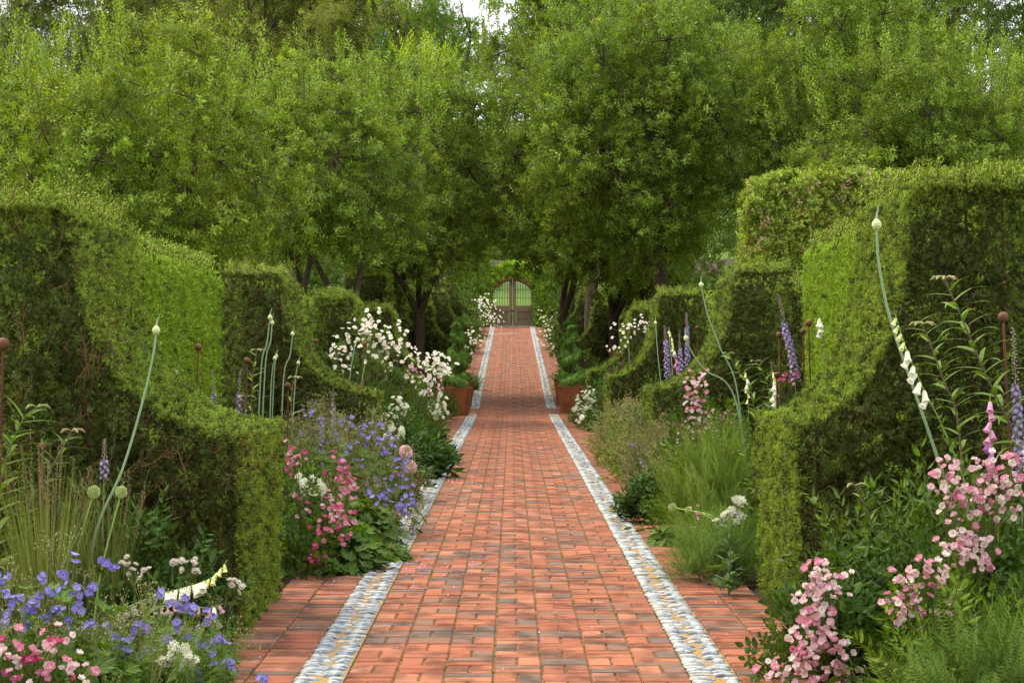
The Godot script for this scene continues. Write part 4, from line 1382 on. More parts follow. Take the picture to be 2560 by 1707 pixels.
func blooms(t: Node3D, nm: String, kinds: Array, at: Array, per: int, spread: float, s: float, stalk := 0.0) -> void:
	# flowers in clusters round the given points, each turned outwards and up
	var g := G.new()
	for p in at:
		for k in per:
			var q: Vector3 = p + rv() * spread * (0.3 + 0.9 * rng.randf())
			var dir: Vector3 = ((q - p) * 6.0 + Vector3(p.x * 0.3, 0.55, 0.55) + rv() * 0.55).normalized()
			part(t, nm, kinds[rng.randi_range(0, kinds.size() - 1)], null, stand(q, dir, s * rr(0.8, 1.15), rr(0, TAU)))
			if stalk > 0.0 or k < 2:
				var b: Vector3 = p - Vector3(p.x * 0.15, maxf(stalk, 0.07), p.z * 0.1)
				g.tube([b, (b + q) * 0.5 + rv() * 0.01, q], [0.0016, 0.0013, 0.001], 3, Color(0.14, 0.17, 0.04))
	loose(t, "flower_stalks", g, M.stem)

func rose(label: String, x: float, d: float, h: float, r: float, kinds: Array, n_leaf: int, at: Array, per: int, o := {}) -> void:
	per = int(per * 1.1)
	var t := mound(label, "rose_bush", "rose", x, d, h, r, o.get("leaf", S.rose_leaf), n_leaf, {"scale": o.get("leaf_size", 1.0), "stem": Color(0.1, 0.1, 0.035), "inner": 0.4, "tint": o.get("tint", Color.WHITE)})
	var canes := G.new()
	for p in at:
		canes.tube([Vector3(p.x * 0.1, 0, p.z * 0.1), Vector3(p.x * 0.5, p.y * 0.6, p.z * 0.5), p - Vector3(0, 0.02, 0)], [0.006, 0.0045, 0.002], 4, Color(0.11, 0.12, 0.035))
	loose(t, "canes", canes, M.stem)
	blooms(t, "bloom", kinds, at, per, o.get("spread", 0.055) * 1.6, o.get("size", 1.0))

func cranesbill(label: String, x: float, d: float, h: float, r: float, n_leaf: int, at: Array, per: int, o := {}) -> void:
	var t := mound(label, "cranesbill", "geranium", x, d, h * 0.85, r, S.gera_leaf, n_leaf, {"group": "violet cranesbills", "erect": 0.8, "scale": o.get("leaf_size", 1.0)})
	seed_heads(t, int(o.get("seeds", 40) * 0.5), r, h * 0.95, 0, o.get("seed_size", 1.0))
	blooms(t, "flower", S.violet, at, per, o.get("spread", 0.05), o.get("size", 1.0), 0.1)

func stalk_of(pts: Array) -> Array:  # smooth curve through points
	var cv := Curve3D.new()
	for k in pts.size():
		var a: Vector3 = pts[maxi(k - 1, 0)]
		var b: Vector3 = pts[mini(k + 1, pts.size() - 1)]
		cv.add_point(pts[k], (a - b) / 6.0, (b - a) / 6.0)
	return Array(cv.tessellate_even_length(4, 0.06))

func taper(n: int, a: float, b: float) -> Array:
	var r := []
	for k in n:
		r.append(lerpf(a, b, float(k) / maxi(n - 1, 1)))
	return r

func allium_bud(label: String, pts: Array, s := 1.0, group := "") -> void:  # from the ground up
	var base: Vector3 = pts[0]
	var t := thing("allium", label, "allium", base, group)
	var line := stalk_of(pts.map(func(p): return p - base))
	var n := line.size()
	var g := G.new()
	g.tube(line, taper(n, 0.0075 * s, 0.0048 * s), 8, Color(0.24, 0.33, 0.19))
	part(t, "stem", g.mesh(M.stem))
	var tip_p: Vector3 = line[n - 1]
	var dir := (tip_p - (line[n - 3] as Vector3)).normalized()
	dir = (dir + Vector3.UP * 0.6).normalized()
	var xf := stand(tip_p, dir, s, 0.0)
	var b := G.new()
	b.lathe([Vector2(0.004, -0.004), Vector2(0.013, 0.004), Vector2(0.0185, 0.015), Vector2(0.0175, 0.026), Vector2(0.011, 0.036), Vector2(0.0055, 0.042)], 14, Color(0.50, 0.55, 0.27))
	part(t, "bud", b.mesh(M.stem), null, xf)
	var sp := G.new()
	sp.tube([Vector3(0, 0.04, 0), Vector3(0.003, 0.065, 0), Vector3(0.011, 0.1, 0.002)], [0.0058, 0.0035, 0.0007], 7, Color(0.28, 0.37, 0.22))
	part(t, "spathe", sp.mesh(M.stem), null, xf)

func allium_globe(label: String, pts: Array, s := 1.0, group := "") -> void:
	var base: Vector3 = pts[0]
	var t := thing("allium", label, "allium", base, group)
	var line := stalk_of(pts.map(func(p): return p - base))
	var g := G.new()
	g.tube(line, taper(line.size(), 0.006, 0.0042), 7, Color(0.22, 0.33, 0.07))
	part(t, "stem", g.mesh(M.stem))
	part(t, "seed_globe", S.globe, null, stand(line[line.size() - 1], Vector3.UP, s, 0.0)).set_meta("kind", "stuff")

func ball_stake(label: String, foot: Vector3, top: Vector3, r := 0.027) -> void:
	var t := thing("ball_stake", label, "garden stake", foot, "rusty ball-topped stakes")
	var g := G.new()
	g.tube([Vector3(0, -0.05, 0), top - foot], [0.0065, 0.0065], 8, Color(0.16, 0.085, 0.05))
	part(t, "rod", g.mesh(M.rust))
	var b := G.new()
	b.blob(top - foot, Vector3(r, r, r), 16, 10, Color(0.15, 0.085, 0.058))
	part(t, "ball", b.mesh(M.rust))

func foxglove(label: String, pts: Array, bells: Array, from: float, side: Vector3, o := {}) -> void:
	# bells: meshes from the lowest flower to the tip; from: where along the stem flowering starts
	var base: Vector3 = pts[0]
	var t := thing("foxglove", label, "foxglove", base)
	var line := stalk_of(pts.map(func(p): return p - base))
	var n := line.size()
	var g := G.new()
	g.tube(line, taper(n, 0.007, 0.002), 7, Color(0.2, 0.27, 0.07))
	part(t, "stem", g.mesh(M.stem))
	var leaves := G.new()
	for k in int(o.get("leaves", 22)):
		var f := rr(0.05, from) * (n - 1)
		var p: Vector3 = line[int(f)]
		var out := (rv() + Vector3.UP * 0.3).normalized()
		leaves.leaf(p, out, out.cross(Vector3.UP).normalized(), rr(0.03, 0.07), 0.014, 0.3, 0.15, Color(0.11, 0.18, 0.035) * rr(0.8, 1.2), true)
	loose(t, "leaves", leaves, M.leaf)
	var rowed := []
	for b in bells:
		rowed.append(b)
		if rng.randf() < 0.3:
			rowed.append(b)
	bells = rowed
	for k in bells.size():
		var f := lerpf(from, 0.995, float(k) / bells.size())
		var i0 := int(f * (n - 1))
		var p: Vector3 = (line[i0] as Vector3).lerp(line[mini(i0 + 1, n - 1)], f * (n - 1) - i0)
		var dir := (side + Vector3(0, -0.9, 0) + Vector3(rr(-0.6, 0.6), rr(-0.2, 0.2), rr(-0.1, 0.8))).normalized()
		part(t, "bell", bells[k], null, stand(p, dir, o.get("size", 1.0) * (1.0 if f < 0.8 else 1.35 - 0.45 * f) * rr(0.92, 1.06), rr(0, TAU)))
	var buds := Crowd.new()
	for k in int(o.get("buds", 10)):
		var f := lerpf(o.get("bud_from", 0.82), 1.0, k / 10.0)
		var p: Vector3 = line[int(f * (n - 1))]
		buds.add(stand(p, (side + rv() * 0.4).normalized(), 1.1 - 0.07 * k, 0.0), Color.WHITE)
	place(t, "buds", S.green_bud, buds)

func spike(label: String, pts: Array, from: float, n_floret: int, width: float, o := {}) -> void:
	var base: Vector3 = pts[0]
	var t := thing("flower_spike", label, "flower", base, o.get("group", "violet flower spikes"))
	var line := stalk_of(pts.map(func(p): return p - base))
	var n := line.size()
	var g := G.new()
	g.tube(line, taper(n, 0.006, 0.002), 6, Color(0.2, 0.22, 0.1))
	part(t, "stem", g.mesh(M.stem))
	var fl := Crowd.new()
	var bd := Crowd.new()
	var lf := G.new()
	for k in n_floret:
		var f := lerpf(from, 1.0, (k + 0.5) / n_floret)
		var i0 := mini(int(f * (n - 1)), n - 2)
		var p: Vector3 = (line[i0] as Vector3).lerp(line[i0 + 1], f * (n - 1) - i0)
		var a := k * 2.4
		var rel := (f - from) / (1.0 - from)
		var out := Vector3(cos(a), 0.25, sin(a)).normalized()
		var w := width * (1.05 - rel * 0.75)
		if rel < o.get("open", 0.62):
			fl.add(stand(p + out * w * rr(0.6, 1.0), (out + Vector3.UP * 0.2).normalized(), o.get("size", 1.0) * rr(0.8, 1.15), rr(0, TAU)), shade_of(0.15, 0.05))
		bd.add(stand(p + out * w * 0.45, out, o.get("size", 1.0) * rr(0.8, 1.2) * (1.1 - 0.4 * rel), 0.0), shade_of(0.25, 0.1))
	for k in int(o.get("leaves", 14)):
		var f := rr(0.1, from) * (n - 1)
		var out := (rv() * Vector3(1, 0.2, 1) + Vector3.UP * 0.2).normalized()
		lf.leaf(line[int(f)], out, out.cross(Vector3.UP).normalized(), rr(0.06, 0.11), 0.018, 0.3, 0.1, Color(0.09, 0.15, 0.04) * rr(0.8, 1.2), true)
	place(t, "florets", S.floret, fl)
	place(t, "buds", S.spike_bud, bd)
	loose(t, "leaves", lf, M.leaf)

func lily(label: String, pts: Array, n_leaf: int, length: float, o := {}) -> void:
	var base: Vector3 = pts[0]
	var t := thing("lily", label, "lily", base, o.get("group", "unopened lilies"))
	var line := stalk_of(pts.map(func(p): return p - base))
	var n := line.size()
	var g := G.new()
	g.tube(line, taper(n, 0.007, 0.0035), 7, o.get("stem", Color(0.17, 0.1, 0.08)))
	part(t, "stem", g.mesh(M.stem))
	var shapes := []
	for k in 4:
		var lf := G.new()
		lf.blade(Vector3.ZERO, Vector3(0, 0.5, 0.87).normalized(), Vector3.RIGHT, length * rr(0.95, 1.25), length * 0.14, rr(0.5, 1.1), Color(0.15, 0.22, 0.05) * rr(0.85, 1.2), 6)
		shapes.append(lf.mesh(M.leaf))
	for k in n_leaf:
		var f := lerpf(o.get("bare", 0.12), 0.97, (k + 0.5) / n_leaf)
		var i0 := mini(int(f * (n - 1)), n - 2)
		var p: Vector3 = (line[i0] as Vector3).lerp(line[i0 + 1], f * (n - 1) - i0)
		var up := ((line[i0 + 1] as Vector3) - (line[i0] as Vector3)).normalized()
		var s := (1.45 - 0.6 * f) * rr(0.85, 1.15)
		part(t, "leaf", shapes[k % 4], null, stand(p, (up + Vector3.UP * 0.5).normalized(), s, k * 2.4))
	var tip_p: Vector3 = line[n - 1]
	for k in int(o.get("buds", 5)):
		var a := k * 2.4
		var b := G.new()
		var out := Vector3(cos(a), 0.35, sin(a)).normalized()
		b.tube([tip_p, tip_p + out * 0.03, tip_p + out * 0.05 + Vector3(0, -0.01, 0), tip_p + out * 0.07 - Vector3(0, 0.03, 0)], [0.0025, 0.006, 0.0085, 0.002], 7, Color(0.24, 0.17, 0.09).lerp(Color(0.19, 0.23, 0.06), rng.randf()))
		part(t, "flower_bud", b.mesh(M.stem))

func grass_clump(label: String, x: float, d: float, h: float, n: int, lean: float, col: Color, plumes := 0, width := 0.006) -> void:
	var t := thing("ornamental_grass", label, "grass", on(x, d))
	var g := G.new()
	for k in n:
		var a := rr(0, TAU)
		var out := Vector3(cos(a), 0, sin(a))
		var dir := (Vector3.UP + out * rr(0.05, lean)).normalized()
		g.blade(out * rr(0, 0.09), dir, out.cross(Vector3.UP).rotated(Vector3.UP, rr(-0.6, 0.6)), h * rr(0.55, 1.05), width * rr(0.7, 1.2), lean * rr(0.9, 2.2), col * rr(0.75, 1.25), 6)
	loose(t, "blades", g, M.leaf)
	var pl := G.new()
	for k in plumes:
		var a := rr(0, TAU)
		var out := Vector3(cos(a), 0, sin(a))
		var b := out * rr(0, 0.1)
		var e := b + (Vector3.UP + out * rr(0.0, 0.3)) * h * rr(0.85, 1.15)
		pl.tube([b, (b + e) * 0.5, e], [0.0018, 0.0014, 0.0008], 3, Color(0.22, 0.2, 0.09))
		for i in 34:
			var f := 1.0 - 0.28 * i / 34.0
			var q := b.lerp(e, f)
			pl.leaf(q, (Vector3.UP * 1.6 + rv()).normalized(), rv(), rr(0.012, 0.026), 0.004, 0.0, 0.0, Color(0.30, 0.22, 0.15) * rr(0.7, 1.2))
	loose(t, "plumes", pl, M.leaf)

func umbels(label: String, nm: String, category: String, x: float, d: float, h: float, r: float, kind: Mesh, at: Array, per: int, leaf: Mesh, n_leaf: int, s := 1.0, o := {}) -> void:
	var t := mound(label, nm, category, x, d, h, r, leaf, n_leaf, o)
	blooms(t, "flower_head", [kind], at, per, o.get("spread", 0.05), s, 0.12)

func broad_leaf_plant(label: String, at: Vector3, h: float) -> void:
	var t := thing("broad_leaved_plant", label, "plant", at)
	var shapes := []
	for k in 3:
		var g := G.new()
		g.leaf(Vector3.ZERO, Vector3(0, 0.75, 0.66).normalized(), Vector3.RIGHT, 0.2 * rr(0.9, 1.1), 0.062, 0.45, 0.12, Color(0.12, 0.19, 0.085) * rr(0.85, 1.15), true)
		shapes.append(g.mesh(M.leaf))
	var st := G.new()
	st.tube([Vector3.ZERO, Vector3(0.01, h * 0.9, 0.01)], [0.008, 0.004], 6, Color(0.14, 0.19, 0.08))
	part(t, "stem", st.mesh(M.stem))
	for k in 26:
		var f := (k + 0.5) / 26.0
		part(t, "leaf", shapes[k % 3], null, stand(Vector3(rr(-0.06, 0.06) * (1.0 - f), 0.03 + f * f * h * 0.85, rr(-0.06, 0.06) * (1.0 - f)), (Vector3.UP + rv() * 0.25).normalized(), (1.1 - 0.5 * f) * clampf(h * 2.2, 0.5, 1.0), k * 2.4))

func peony() -> void:
	var t := mound("pink double peony drooping over the bricks beside the cranesbill", "peony", "peony", -1.14, 19.2, 0.42, 0.3, S.broad, 60, {"erect": 0.5, "scale": 0.8})
	for p in [Vector3(0.08, 0.5, 0.25), Vector3(0.12, 0.36, 0.28), Vector3(0.02, 0.3, 0.26)]:
		part(t, "bloom", S.peony, null, stand(p, Vector3(0.3, 0.3, 0.9).normalized(), 1.1, rr(0, TAU)))
	var g := G.new()
	for k in 60:
		var a := rr(0, TAU)
		g.blade(Vector3(0.0, 0.1, 0.1), Vector3(cos(a) * 0.6, 1.0, sin(a) * 0.6).normalized(), Vector3(-sin(a), 0, cos(a)), rr(0.4, 0.6), 0.008, 1.6, Color(0.09, 0.15, 0.03) * rr(0.8, 1.2), 6)
	loose(t, "fine_leaves", g, M.leaf)

func make_litter() -> void:
	var o := Node3D.new()
	o.name = "fallen_petals"
	o.set_meta("kind", "stuff")
	o.set_meta("label", "fallen violet and white petals and dry bits scattered over the bricks")
	o.set_meta("category", "petals")
	add_child(o)
	rng.seed = 77
	var c := Crowd.new()
	for e in [[-0.62, 13.3, 0.42, 0.75, 190, 0], [-1.25, 13.0, 0.3, 0.5, 50, 0], [-1.1, 22.6, 0.22, 1.3, 230, 1], [-0.8, 22.5, 0.35, 2.0, 90, 1], [0.1, 18.0, 0.75, 7.0, 110, 2], [1.2, 12.0, 0.2, 2.0, 30, 0], [-1.1, 53.0, 0.35, 2.5, 170, 1], [-0.3, 82.0, 0.8, 1.0, 300, 1], [0.2, 55.0, 0.7, 8.0, 130, 1], [0.3, 10.5, 0.7, 1.5, 22, 0], [-1.2, 10.5, 0.2, 1.2, 12, 0]]:
		for k in int(e[4]):
			var x: float = e[0] + rng.randfn() * e[2] * 0.6
			var d: float = e[1] + rng.randfn() * e[3] * 0.6
			if absf(x) > 1.45:
				continue
			var col := Color(0.36, 0.3, 0.72) if e[5] == 0 or (e[5] == 2 and rng.randf() < 0.4) else Color(0.84, 0.8, 0.74)
			c.add(stand(on(x, d, 0.018), (Vector3.UP + rv() * 0.25).normalized(), rr(0.6, 1.1) * (1.0 if d < 30.0 else 1.5), rr(0, TAU)), col)
	for k in 420:  # dry bits blown against the planting
		var x: float = [-1.0, 1.0][k % 2] * rr(1.05, 1.46)
		var d := rr(8.6, 30.0)
		c.add(stand(on(x, d, 0.017), (Vector3.UP + rv() * 0.35).normalized(), rr(0.3, 1.0), rr(0, TAU)), [Color(0.16, 0.1, 0.05), Color(0.25, 0.18, 0.08), Color(0.1, 0.14, 0.03)][k % 3])
	place(o, "petals", S.fallen, c)
	var w := Node3D.new()
	w.name = "joint_moss"
	w.set_meta("kind", "stuff")
	w.set_meta("label", "tiny green weeds and moss sprouting from the brick joints")
	w.set_meta("category", "moss")
	add_child(w)
	var m := Crowd.new()
	for k in 900:
		var d := rr(8.5, 30.0)
		var x := -0.7875 + 0.225 * rng.randi_range(0, 7) + rr(-0.004, 0.004)
		if rng.randf() < 0.35:
			x = [-1.235, 1.235, -1.01, 1.01][rng.randi_range(0, 3)] + rr(-0.006, 0.006)
		m.add(stand(on(x, d, 0.004), (Vector3.UP + rv() * 0.5).normalized(), rr(0.08, 0.2), rr(0, TAU)), Color(1.1, 1.2, 0.8) * rr(0.7, 1.2))
	place(w, "moss", S.box, m)

func make_left_beds() -> void:
	cranesbill("violet cranesbill in front of the feathery tall grass", -2.080, 8.70, 0.58, 0.42, 150, [Vector3(0.025, 0.518, 0.252), Vector3(0.109, 0.537, 0.252), Vector3(0.128, 0.490, 0.252), Vector3(-0.041, 0.415, 0.252), Vector3(-0.004, 0.443, 0.252), Vector3(0.071, 0.386, 0.252), Vector3(0.100, 0.377, 0.252), Vector3(0.034, 0.349, 0.252), Vector3(-0.126, 0.518, 0.252), Vector3(-0.144, 0.480, 0.252), Vector3(-0.107, 0.471, 0.252), Vector3(-0.041, 0.368, 0.252), Vector3(-0.116, 0.386, 0.252), Vector3(0.156, 0.602, 0.252), Vector3(0.165, 0.461, 0.252), Vector3(0.240, 0.461, 0.252), Vector3(0.287, 0.593, 0.252), Vector3(0.315, 0.574, 0.252), Vector3(-0.097, 0.424, 0.252), Vector3(0.053, 0.452, 0.252), Vector3(0.184, 0.386, 0.252), Vector3(0.128, 0.311, 0.252), Vector3(-0.060, 0.311, 0.252), Vector3(-0.135, 0.330, 0.252), Vector3(0.222, 0.293, 0.252)], 3, {"seeds": 60, "size": 1.0, "leaf_size": 1.0, "spread": 0.03})
	cranesbill("violet cranesbill spreading beneath the fallen white foxglove", -1.620, 8.80, 0.34, 0.42, 260, [Vector3(-0.184, 0.297, 0.252), Vector3(-0.279, 0.202, 0.252), Vector3(-0.127, 0.240, 0.252), Vector3(-0.051, 0.297, 0.252), Vector3(0.015, 0.288, 0.252), Vector3(-0.032, 0.174, 0.252), Vector3(-0.089, 0.183, 0.252), Vector3(0.006, 0.202, 0.252), Vector3(-0.203, 0.098, 0.252), Vector3(-0.146, 0.126, 0.252), Vector3(-0.070, 0.088, 0.252), Vector3(0.139, 0.373, 0.252), Vector3(0.177, 0.402, 0.252), Vector3(0.110, 0.392, 0.252), Vector3(0.205, 0.373, 0.252), Vector3(0.271, 0.335, 0.252), Vector3(0.309, 0.240, 0.252), Vector3(0.347, 0.221, 0.252), Vector3(0.271, 0.174, 0.252), Vector3(0.300, 0.126, 0.252), Vector3(0.338, 0.145, 0.252), Vector3(0.177, 0.259, 0.252), Vector3(0.120, 0.316, 0.252), Vector3(0.053, 0.439, 0.252), Vector3(0.499, 0.069, 0.252), Vector3(0.366, 0.126, 0.252), Vector3(0.025, 0.107, 0.252), Vector3(0.158, 0.107, 0.252), Vector3(0.082, 0.240, 0.252), Vector3(-0.070, 0.240, 0.252), Vector3(0.234, 0.221, 0.252), Vector3(-0.165, 0.202, 0.252), Vector3(-0.251, 0.126, 0.252), Vector3(0.215, 0.088, 0.252)], 3, {"seeds": 70, "size": 0.95, "spread": 0.025})
	seed_heads(mound("low pale-green seedy cranesbill leaves beside the foreground pink rose", "cranesbill", "geranium", -1.950, 8.25, 0.30, 0.50, S.gera_leaf, 260, {"erect": 0.7}), 56, 0.50, 0.30, 0, 1.00)
	rose("pink rose among violet cranesbill near the tall grass", -1.950, 7.75, 0.34, 0.32, S.pink, 140, [Vector3(-0.034, 0.354, 0.192), Vector3(0.150, 0.371, 0.192), Vector3(0.049, 0.245, 0.192), Vector3(0.167, 0.237, 0.192), Vector3(0.251, 0.245, 0.192), Vector3(-0.051, 0.304, 0.192), Vector3(-0.018, 0.388, 0.192), Vector3(0.049, 0.371, 0.192), Vector3(-0.001, 0.338, 0.192), Vector3(0.100, 0.338, 0.192), Vector3(0.184, 0.388, 0.192), Vector3(0.201, 0.346, 0.192), Vector3(0.024, 0.287, 0.192), Vector3(0.117, 0.262, 0.192), Vector3(0.201, 0.270, 0.192), Vector3(-0.018, 0.254, 0.192), Vector3(0.226, 0.296, 0.192), Vector3(0.075, 0.304, 0.192)], 4, {"spread": 0.04})
	umbels("white astrantia rising around the fallen white foxglove", "astrantia", "astrantia", -1.720, 9.55, 0.34, 0.36, S.astrantia, [Vector3(-0.144, 0.496, 0.216), Vector3(-0.123, 0.454, 0.216), Vector3(-0.061, 0.444, 0.216), Vector3(0.084, 0.496, 0.216), Vector3(0.126, 0.475, 0.216), Vector3(0.167, 0.486, 0.216), Vector3(0.188, 0.454, 0.216), Vector3(0.374, 0.392, 0.216), Vector3(0.395, 0.372, 0.216), Vector3(-0.030, 0.320, 0.216), Vector3(0.250, 0.226, 0.216), Vector3(0.291, 0.206, 0.216), Vector3(-0.206, 0.257, 0.216), Vector3(-0.165, 0.237, 0.216), Vector3(-0.102, 0.247, 0.216), Vector3(0.063, 0.226, 0.216), Vector3(0.126, 0.185, 0.216), Vector3(0.001, 0.268, 0.216), Vector3(0.209, 0.164, 0.216)], 4, S.gera_leaf, 160, 1.15, {"spread": 0.03})
	umbels("lacy white yarrow low beside the brick edge", "yarrow", "yarrow", -1.500, 8.45, 0.16, 0.25, S.umbel, [Vector3(0.042, 0.222, 0.150), Vector3(0.098, 0.231, 0.150), Vector3(0.135, 0.203, 0.150), Vector3(0.070, 0.185, 0.150), Vector3(0.005, 0.194, 0.150)], 3, S.feather, 80, 0.80, {"spread": 0.03})
	foxglove("fallen white foxglove spike lying across the dark hedge foot", [Vector3(-2.021, 0.000, -9.200), Vector3(-1.878, 0.255, -9.200), Vector3(-1.715, 0.343, -9.200), Vector3(-1.531, 0.398, -9.200), Vector3(-1.429, 0.439, -9.200), Vector3(-1.363, 0.521, -9.200)], [S.bell_white, S.bell_white, S.bell_white, S.bell_white, S.bell_white, S.bell_white, S.bell_white, S.bell_white, S.bell_cream, S.bell_cream, S.bell_cream, S.bell_cream, S.bell_cream], 0.62, Vector3(0.0, -0.3, 0.25), {"buds": 10, "bud_from": 0.86, "leaves": 60})
	foxglove("fallen foxglove spike with browned and pale pink bells", [Vector3(-1.899, 0.000, -9.100), Vector3(-1.717, 0.279, -9.100), Vector3(-1.555, 0.319, -9.100), Vector3(-1.434, 0.303, -9.100), Vector3(-1.369, 0.329, -9.100)], [S.bell_faded, S.bell_faded, S.bell_faded, S.bell_faded, S.bell_faded, S.bell_faded, S.bell_pink, S.bell_white, S.bell_pink], 0.55, Vector3(0.3, -0.4, 0.25), {"buds": 3, "leaves": 40, "size": 0.8})
	grass_clump("tall upright grass with brown feathery plumes before the dark hedge", -2.280, 9.50, 0.98, 420, 0.28, Color(0.22, 0.24, 0.075), 30, 0.0050)
	grass_clump("tall upright grass beside the brown-plumed clump, close to the allium globes", -2.020, 9.60, 0.80, 300, 0.32, Color(0.2, 0.23, 0.07), 16, 0.0050)
	grass_clump("low arching pale grass beneath the fallen foxglove", -1.780, 9.10, 0.36, 260, 0.90, Color(0.28, 0.32, 0.12), 0, 0.0050)
	mound("leafy lance-leaved herb behind the tall grass", "herb", "plant", -2.000, 9.85, 0.75, 0.30, S.herb, 120, {})
	mound("leafy herb below the two green allium globes", "herb", "plant", -1.750, 9.75, 0.60, 0.28, S.herb_dark, 110, {})
	lily("lily with long arching leaves rising above the plumed grass", [Vector3(-2.630, 0.000, -9.800), Vector3(-2.598, 0.750, -9.800), Vector3(-2.500, 1.109, -9.800), Vector3(-2.402, 1.218, -9.800)], 44, 0.200, {"bare": .3, "buds": 3, "stem": Color(0.14, 0.17, 0.05)})
	lily("lily with a dark purple stem beside the rusty ball in the grass", [Vector3(-2.379, 0.000, -9.750), Vector3(-2.444, 0.645, -9.750), Vector3(-2.336, 0.884, -9.750), Vector3(-2.217, 1.100, -9.750)], 36, 0.150, {"bare": .3, "buds": 4})
	ball_stake("rusty ball stake standing in front of the bare-twigged hedge", Vector3(-2.587, 0.000, -9.700), Vector3(-2.548, 1.533, -9.700), 0.033)
	ball_stake("rusty ball stake half hidden among the foreground lilies", Vector3(-2.332, 0.000, -9.600), Vector3(-2.332, 1.030, -9.600), 0.020)
	allium_bud("tall green allium bud leaning before the bare-twigged hedge", [Vector3(-2.130, 0.000, -9.600), Vector3(-2.076, 0.573, -9.600), Vector3(-1.938, 0.915, -9.600), Vector3(-1.842, 1.234, -9.600), Vector3(-1.788, 1.469, -9.600), Vector3(-1.773, 1.580, -9.600)], 1.05, "")
	allium_globe("green allium globe nearer the plumed grass", [Vector3(-2.181, 0.000, -9.450), Vector3(-2.139, 0.462, -9.450), Vector3(-2.044, 0.819, -9.450)], 1.00, "green allium globes by the grass")
	allium_globe("green allium globe farther from the plumed grass", [Vector3(-2.054, 0.000, -9.400), Vector3(-2.002, 0.426, -9.400), Vector3(-1.902, 0.823, -9.400)], 0.95, "green allium globes by the grass")
	spike("short lilac spike with pinkish buds above the allium globes", [Vector3(-2.076, 0.000, -9.700), Vector3(-2.054, 0.650, -9.700), Vector3(-2.044, 1.063, -9.700)], 0.82, 46, 0.026, {"open": 0.4, "size": 0.8})
	cranesbill("broad violet cranesbill spilling over the brick border", -1.360, 15.90, 0.92, 0.62, 520, [Vector3(0.243, 0.870, 0.372), Vector3(0.312, 0.853, 0.372), Vector3(0.381, 0.819, 0.372), Vector3(0.278, 0.784, 0.372), Vector3(0.209, 0.801, 0.372), Vector3(0.140, 0.750, 0.372), Vector3(0.381, 0.681, 0.372), Vector3(0.312, 0.715, 0.372), Vector3(0.485, 0.646, 0.372), Vector3(0.450, 0.577, 0.372), Vector3(0.519, 0.543, 0.372), Vector3(0.416, 0.525, 0.372), Vector3(0.312, 0.474, 0.372), Vector3(0.381, 0.439, 0.372), Vector3(0.243, 0.456, 0.372), Vector3(0.174, 0.819, 0.372), Vector3(0.105, 0.870, 0.372), Vector3(0.347, 0.405, 0.372), Vector3(0.485, 0.439, 0.372), Vector3(0.053, 0.715, 0.372), Vector3(0.157, 0.612, 0.372), Vector3(0.002, 0.629, 0.372)], 4, {"seeds": 320, "spread": 0.07, "seed_size": 1.3, "leaf_size": 1.1})
	cranesbill("upright violet cranesbill against the scalloped hedge behind the alliums", -1.720, 16.80, 1.00, 0.50, 420, [Vector3(0.003, 0.995, 0.300), Vector3(-0.033, 0.940, 0.300), Vector3(0.077, 0.903, 0.300), Vector3(0.113, 0.775, 0.300), Vector3(0.150, 0.738, 0.300), Vector3(0.223, 0.757, 0.300), Vector3(0.260, 0.830, 0.300), Vector3(0.297, 0.921, 0.300), Vector3(0.333, 0.866, 0.300), Vector3(0.022, 0.830, 0.300), Vector3(-0.088, 0.775, 0.300), Vector3(-0.052, 0.555, 0.300), Vector3(0.132, 0.592, 0.300), Vector3(0.205, 0.555, 0.300)], 3, {"seeds": 260, "spread": 0.06, "seed_size": 1.3, "leaf_size": 1.1})
	cranesbill("sprawling violet cranesbill with long stems reaching over the cobbles", -1.200, 14.20, 0.50, 0.42, 620, [Vector3(0.411, 0.425, 0.252), Vector3(0.457, 0.440, 0.252), Vector3(0.318, 0.394, 0.252), Vector3(0.380, 0.347, 0.252), Vector3(0.426, 0.378, 0.252), Vector3(0.473, 0.409, 0.252), Vector3(0.287, 0.487, 0.252), Vector3(0.178, 0.471, 0.252), Vector3(0.225, 0.425, 0.252), Vector3(0.349, 0.394, 0.252)], 3, {"seeds": 60, "spread": 0.05, "leaf_size": 1.2})
	mound("deep green cranesbill leaves at the hedge foot beside the cobbles", "cranesbill", "geranium", -1.280, 13.30, 0.36, 0.42, S.gera_leaf, 520, {"erect": 0.8, "scale": 1.2})
	seed_heads(mound("feathery cranesbill leaves lying across the cobble strip", "cranesbill", "geranium", -0.980, 13.90, 0.13, 0.24, S.gera_leaf, 170, {"erect": 0.8}), 10, 0.24, 0.13, 0, 0.80)
	rose("bright pink rose spray against the end of the bare-twigged hedge", -1.420, 13.10, 0.62, 0.30, [S.pink[0], S.pink[0], S.pink[1], S.pink[2]], 130, [Vector3(0.235, 0.730, 0.200), Vector3(0.273, 0.693, 0.200), Vector3(0.301, 0.650, 0.200), Vector3(0.330, 0.593, 0.200), Vector3(0.344, 0.536, 0.200), Vector3(0.287, 0.579, 0.200), Vector3(0.244, 0.636, 0.200), Vector3(0.224, 0.515, 0.300), Vector3(0.281, 0.486, 0.300), Vector3(0.324, 0.429, 0.300), Vector3(0.310, 0.373, 0.300), Vector3(0.239, 0.444, 0.300), Vector3(0.182, 0.472, 0.300), Vector3(0.219, 0.396, 0.400), Vector3(0.262, 0.339, 0.400), Vector3(0.191, 0.339, 0.400), Vector3(0.290, 0.311, 0.400), Vector3(0.153, 0.373, 0.300), Vector3(-0.045, 0.835, 0.180), Vector3(-0.025, 0.778, 0.180), Vector3(-0.053, 0.735, 0.180), Vector3(-0.002, 0.491, 0.180)], 6, {"spread": 0.05})
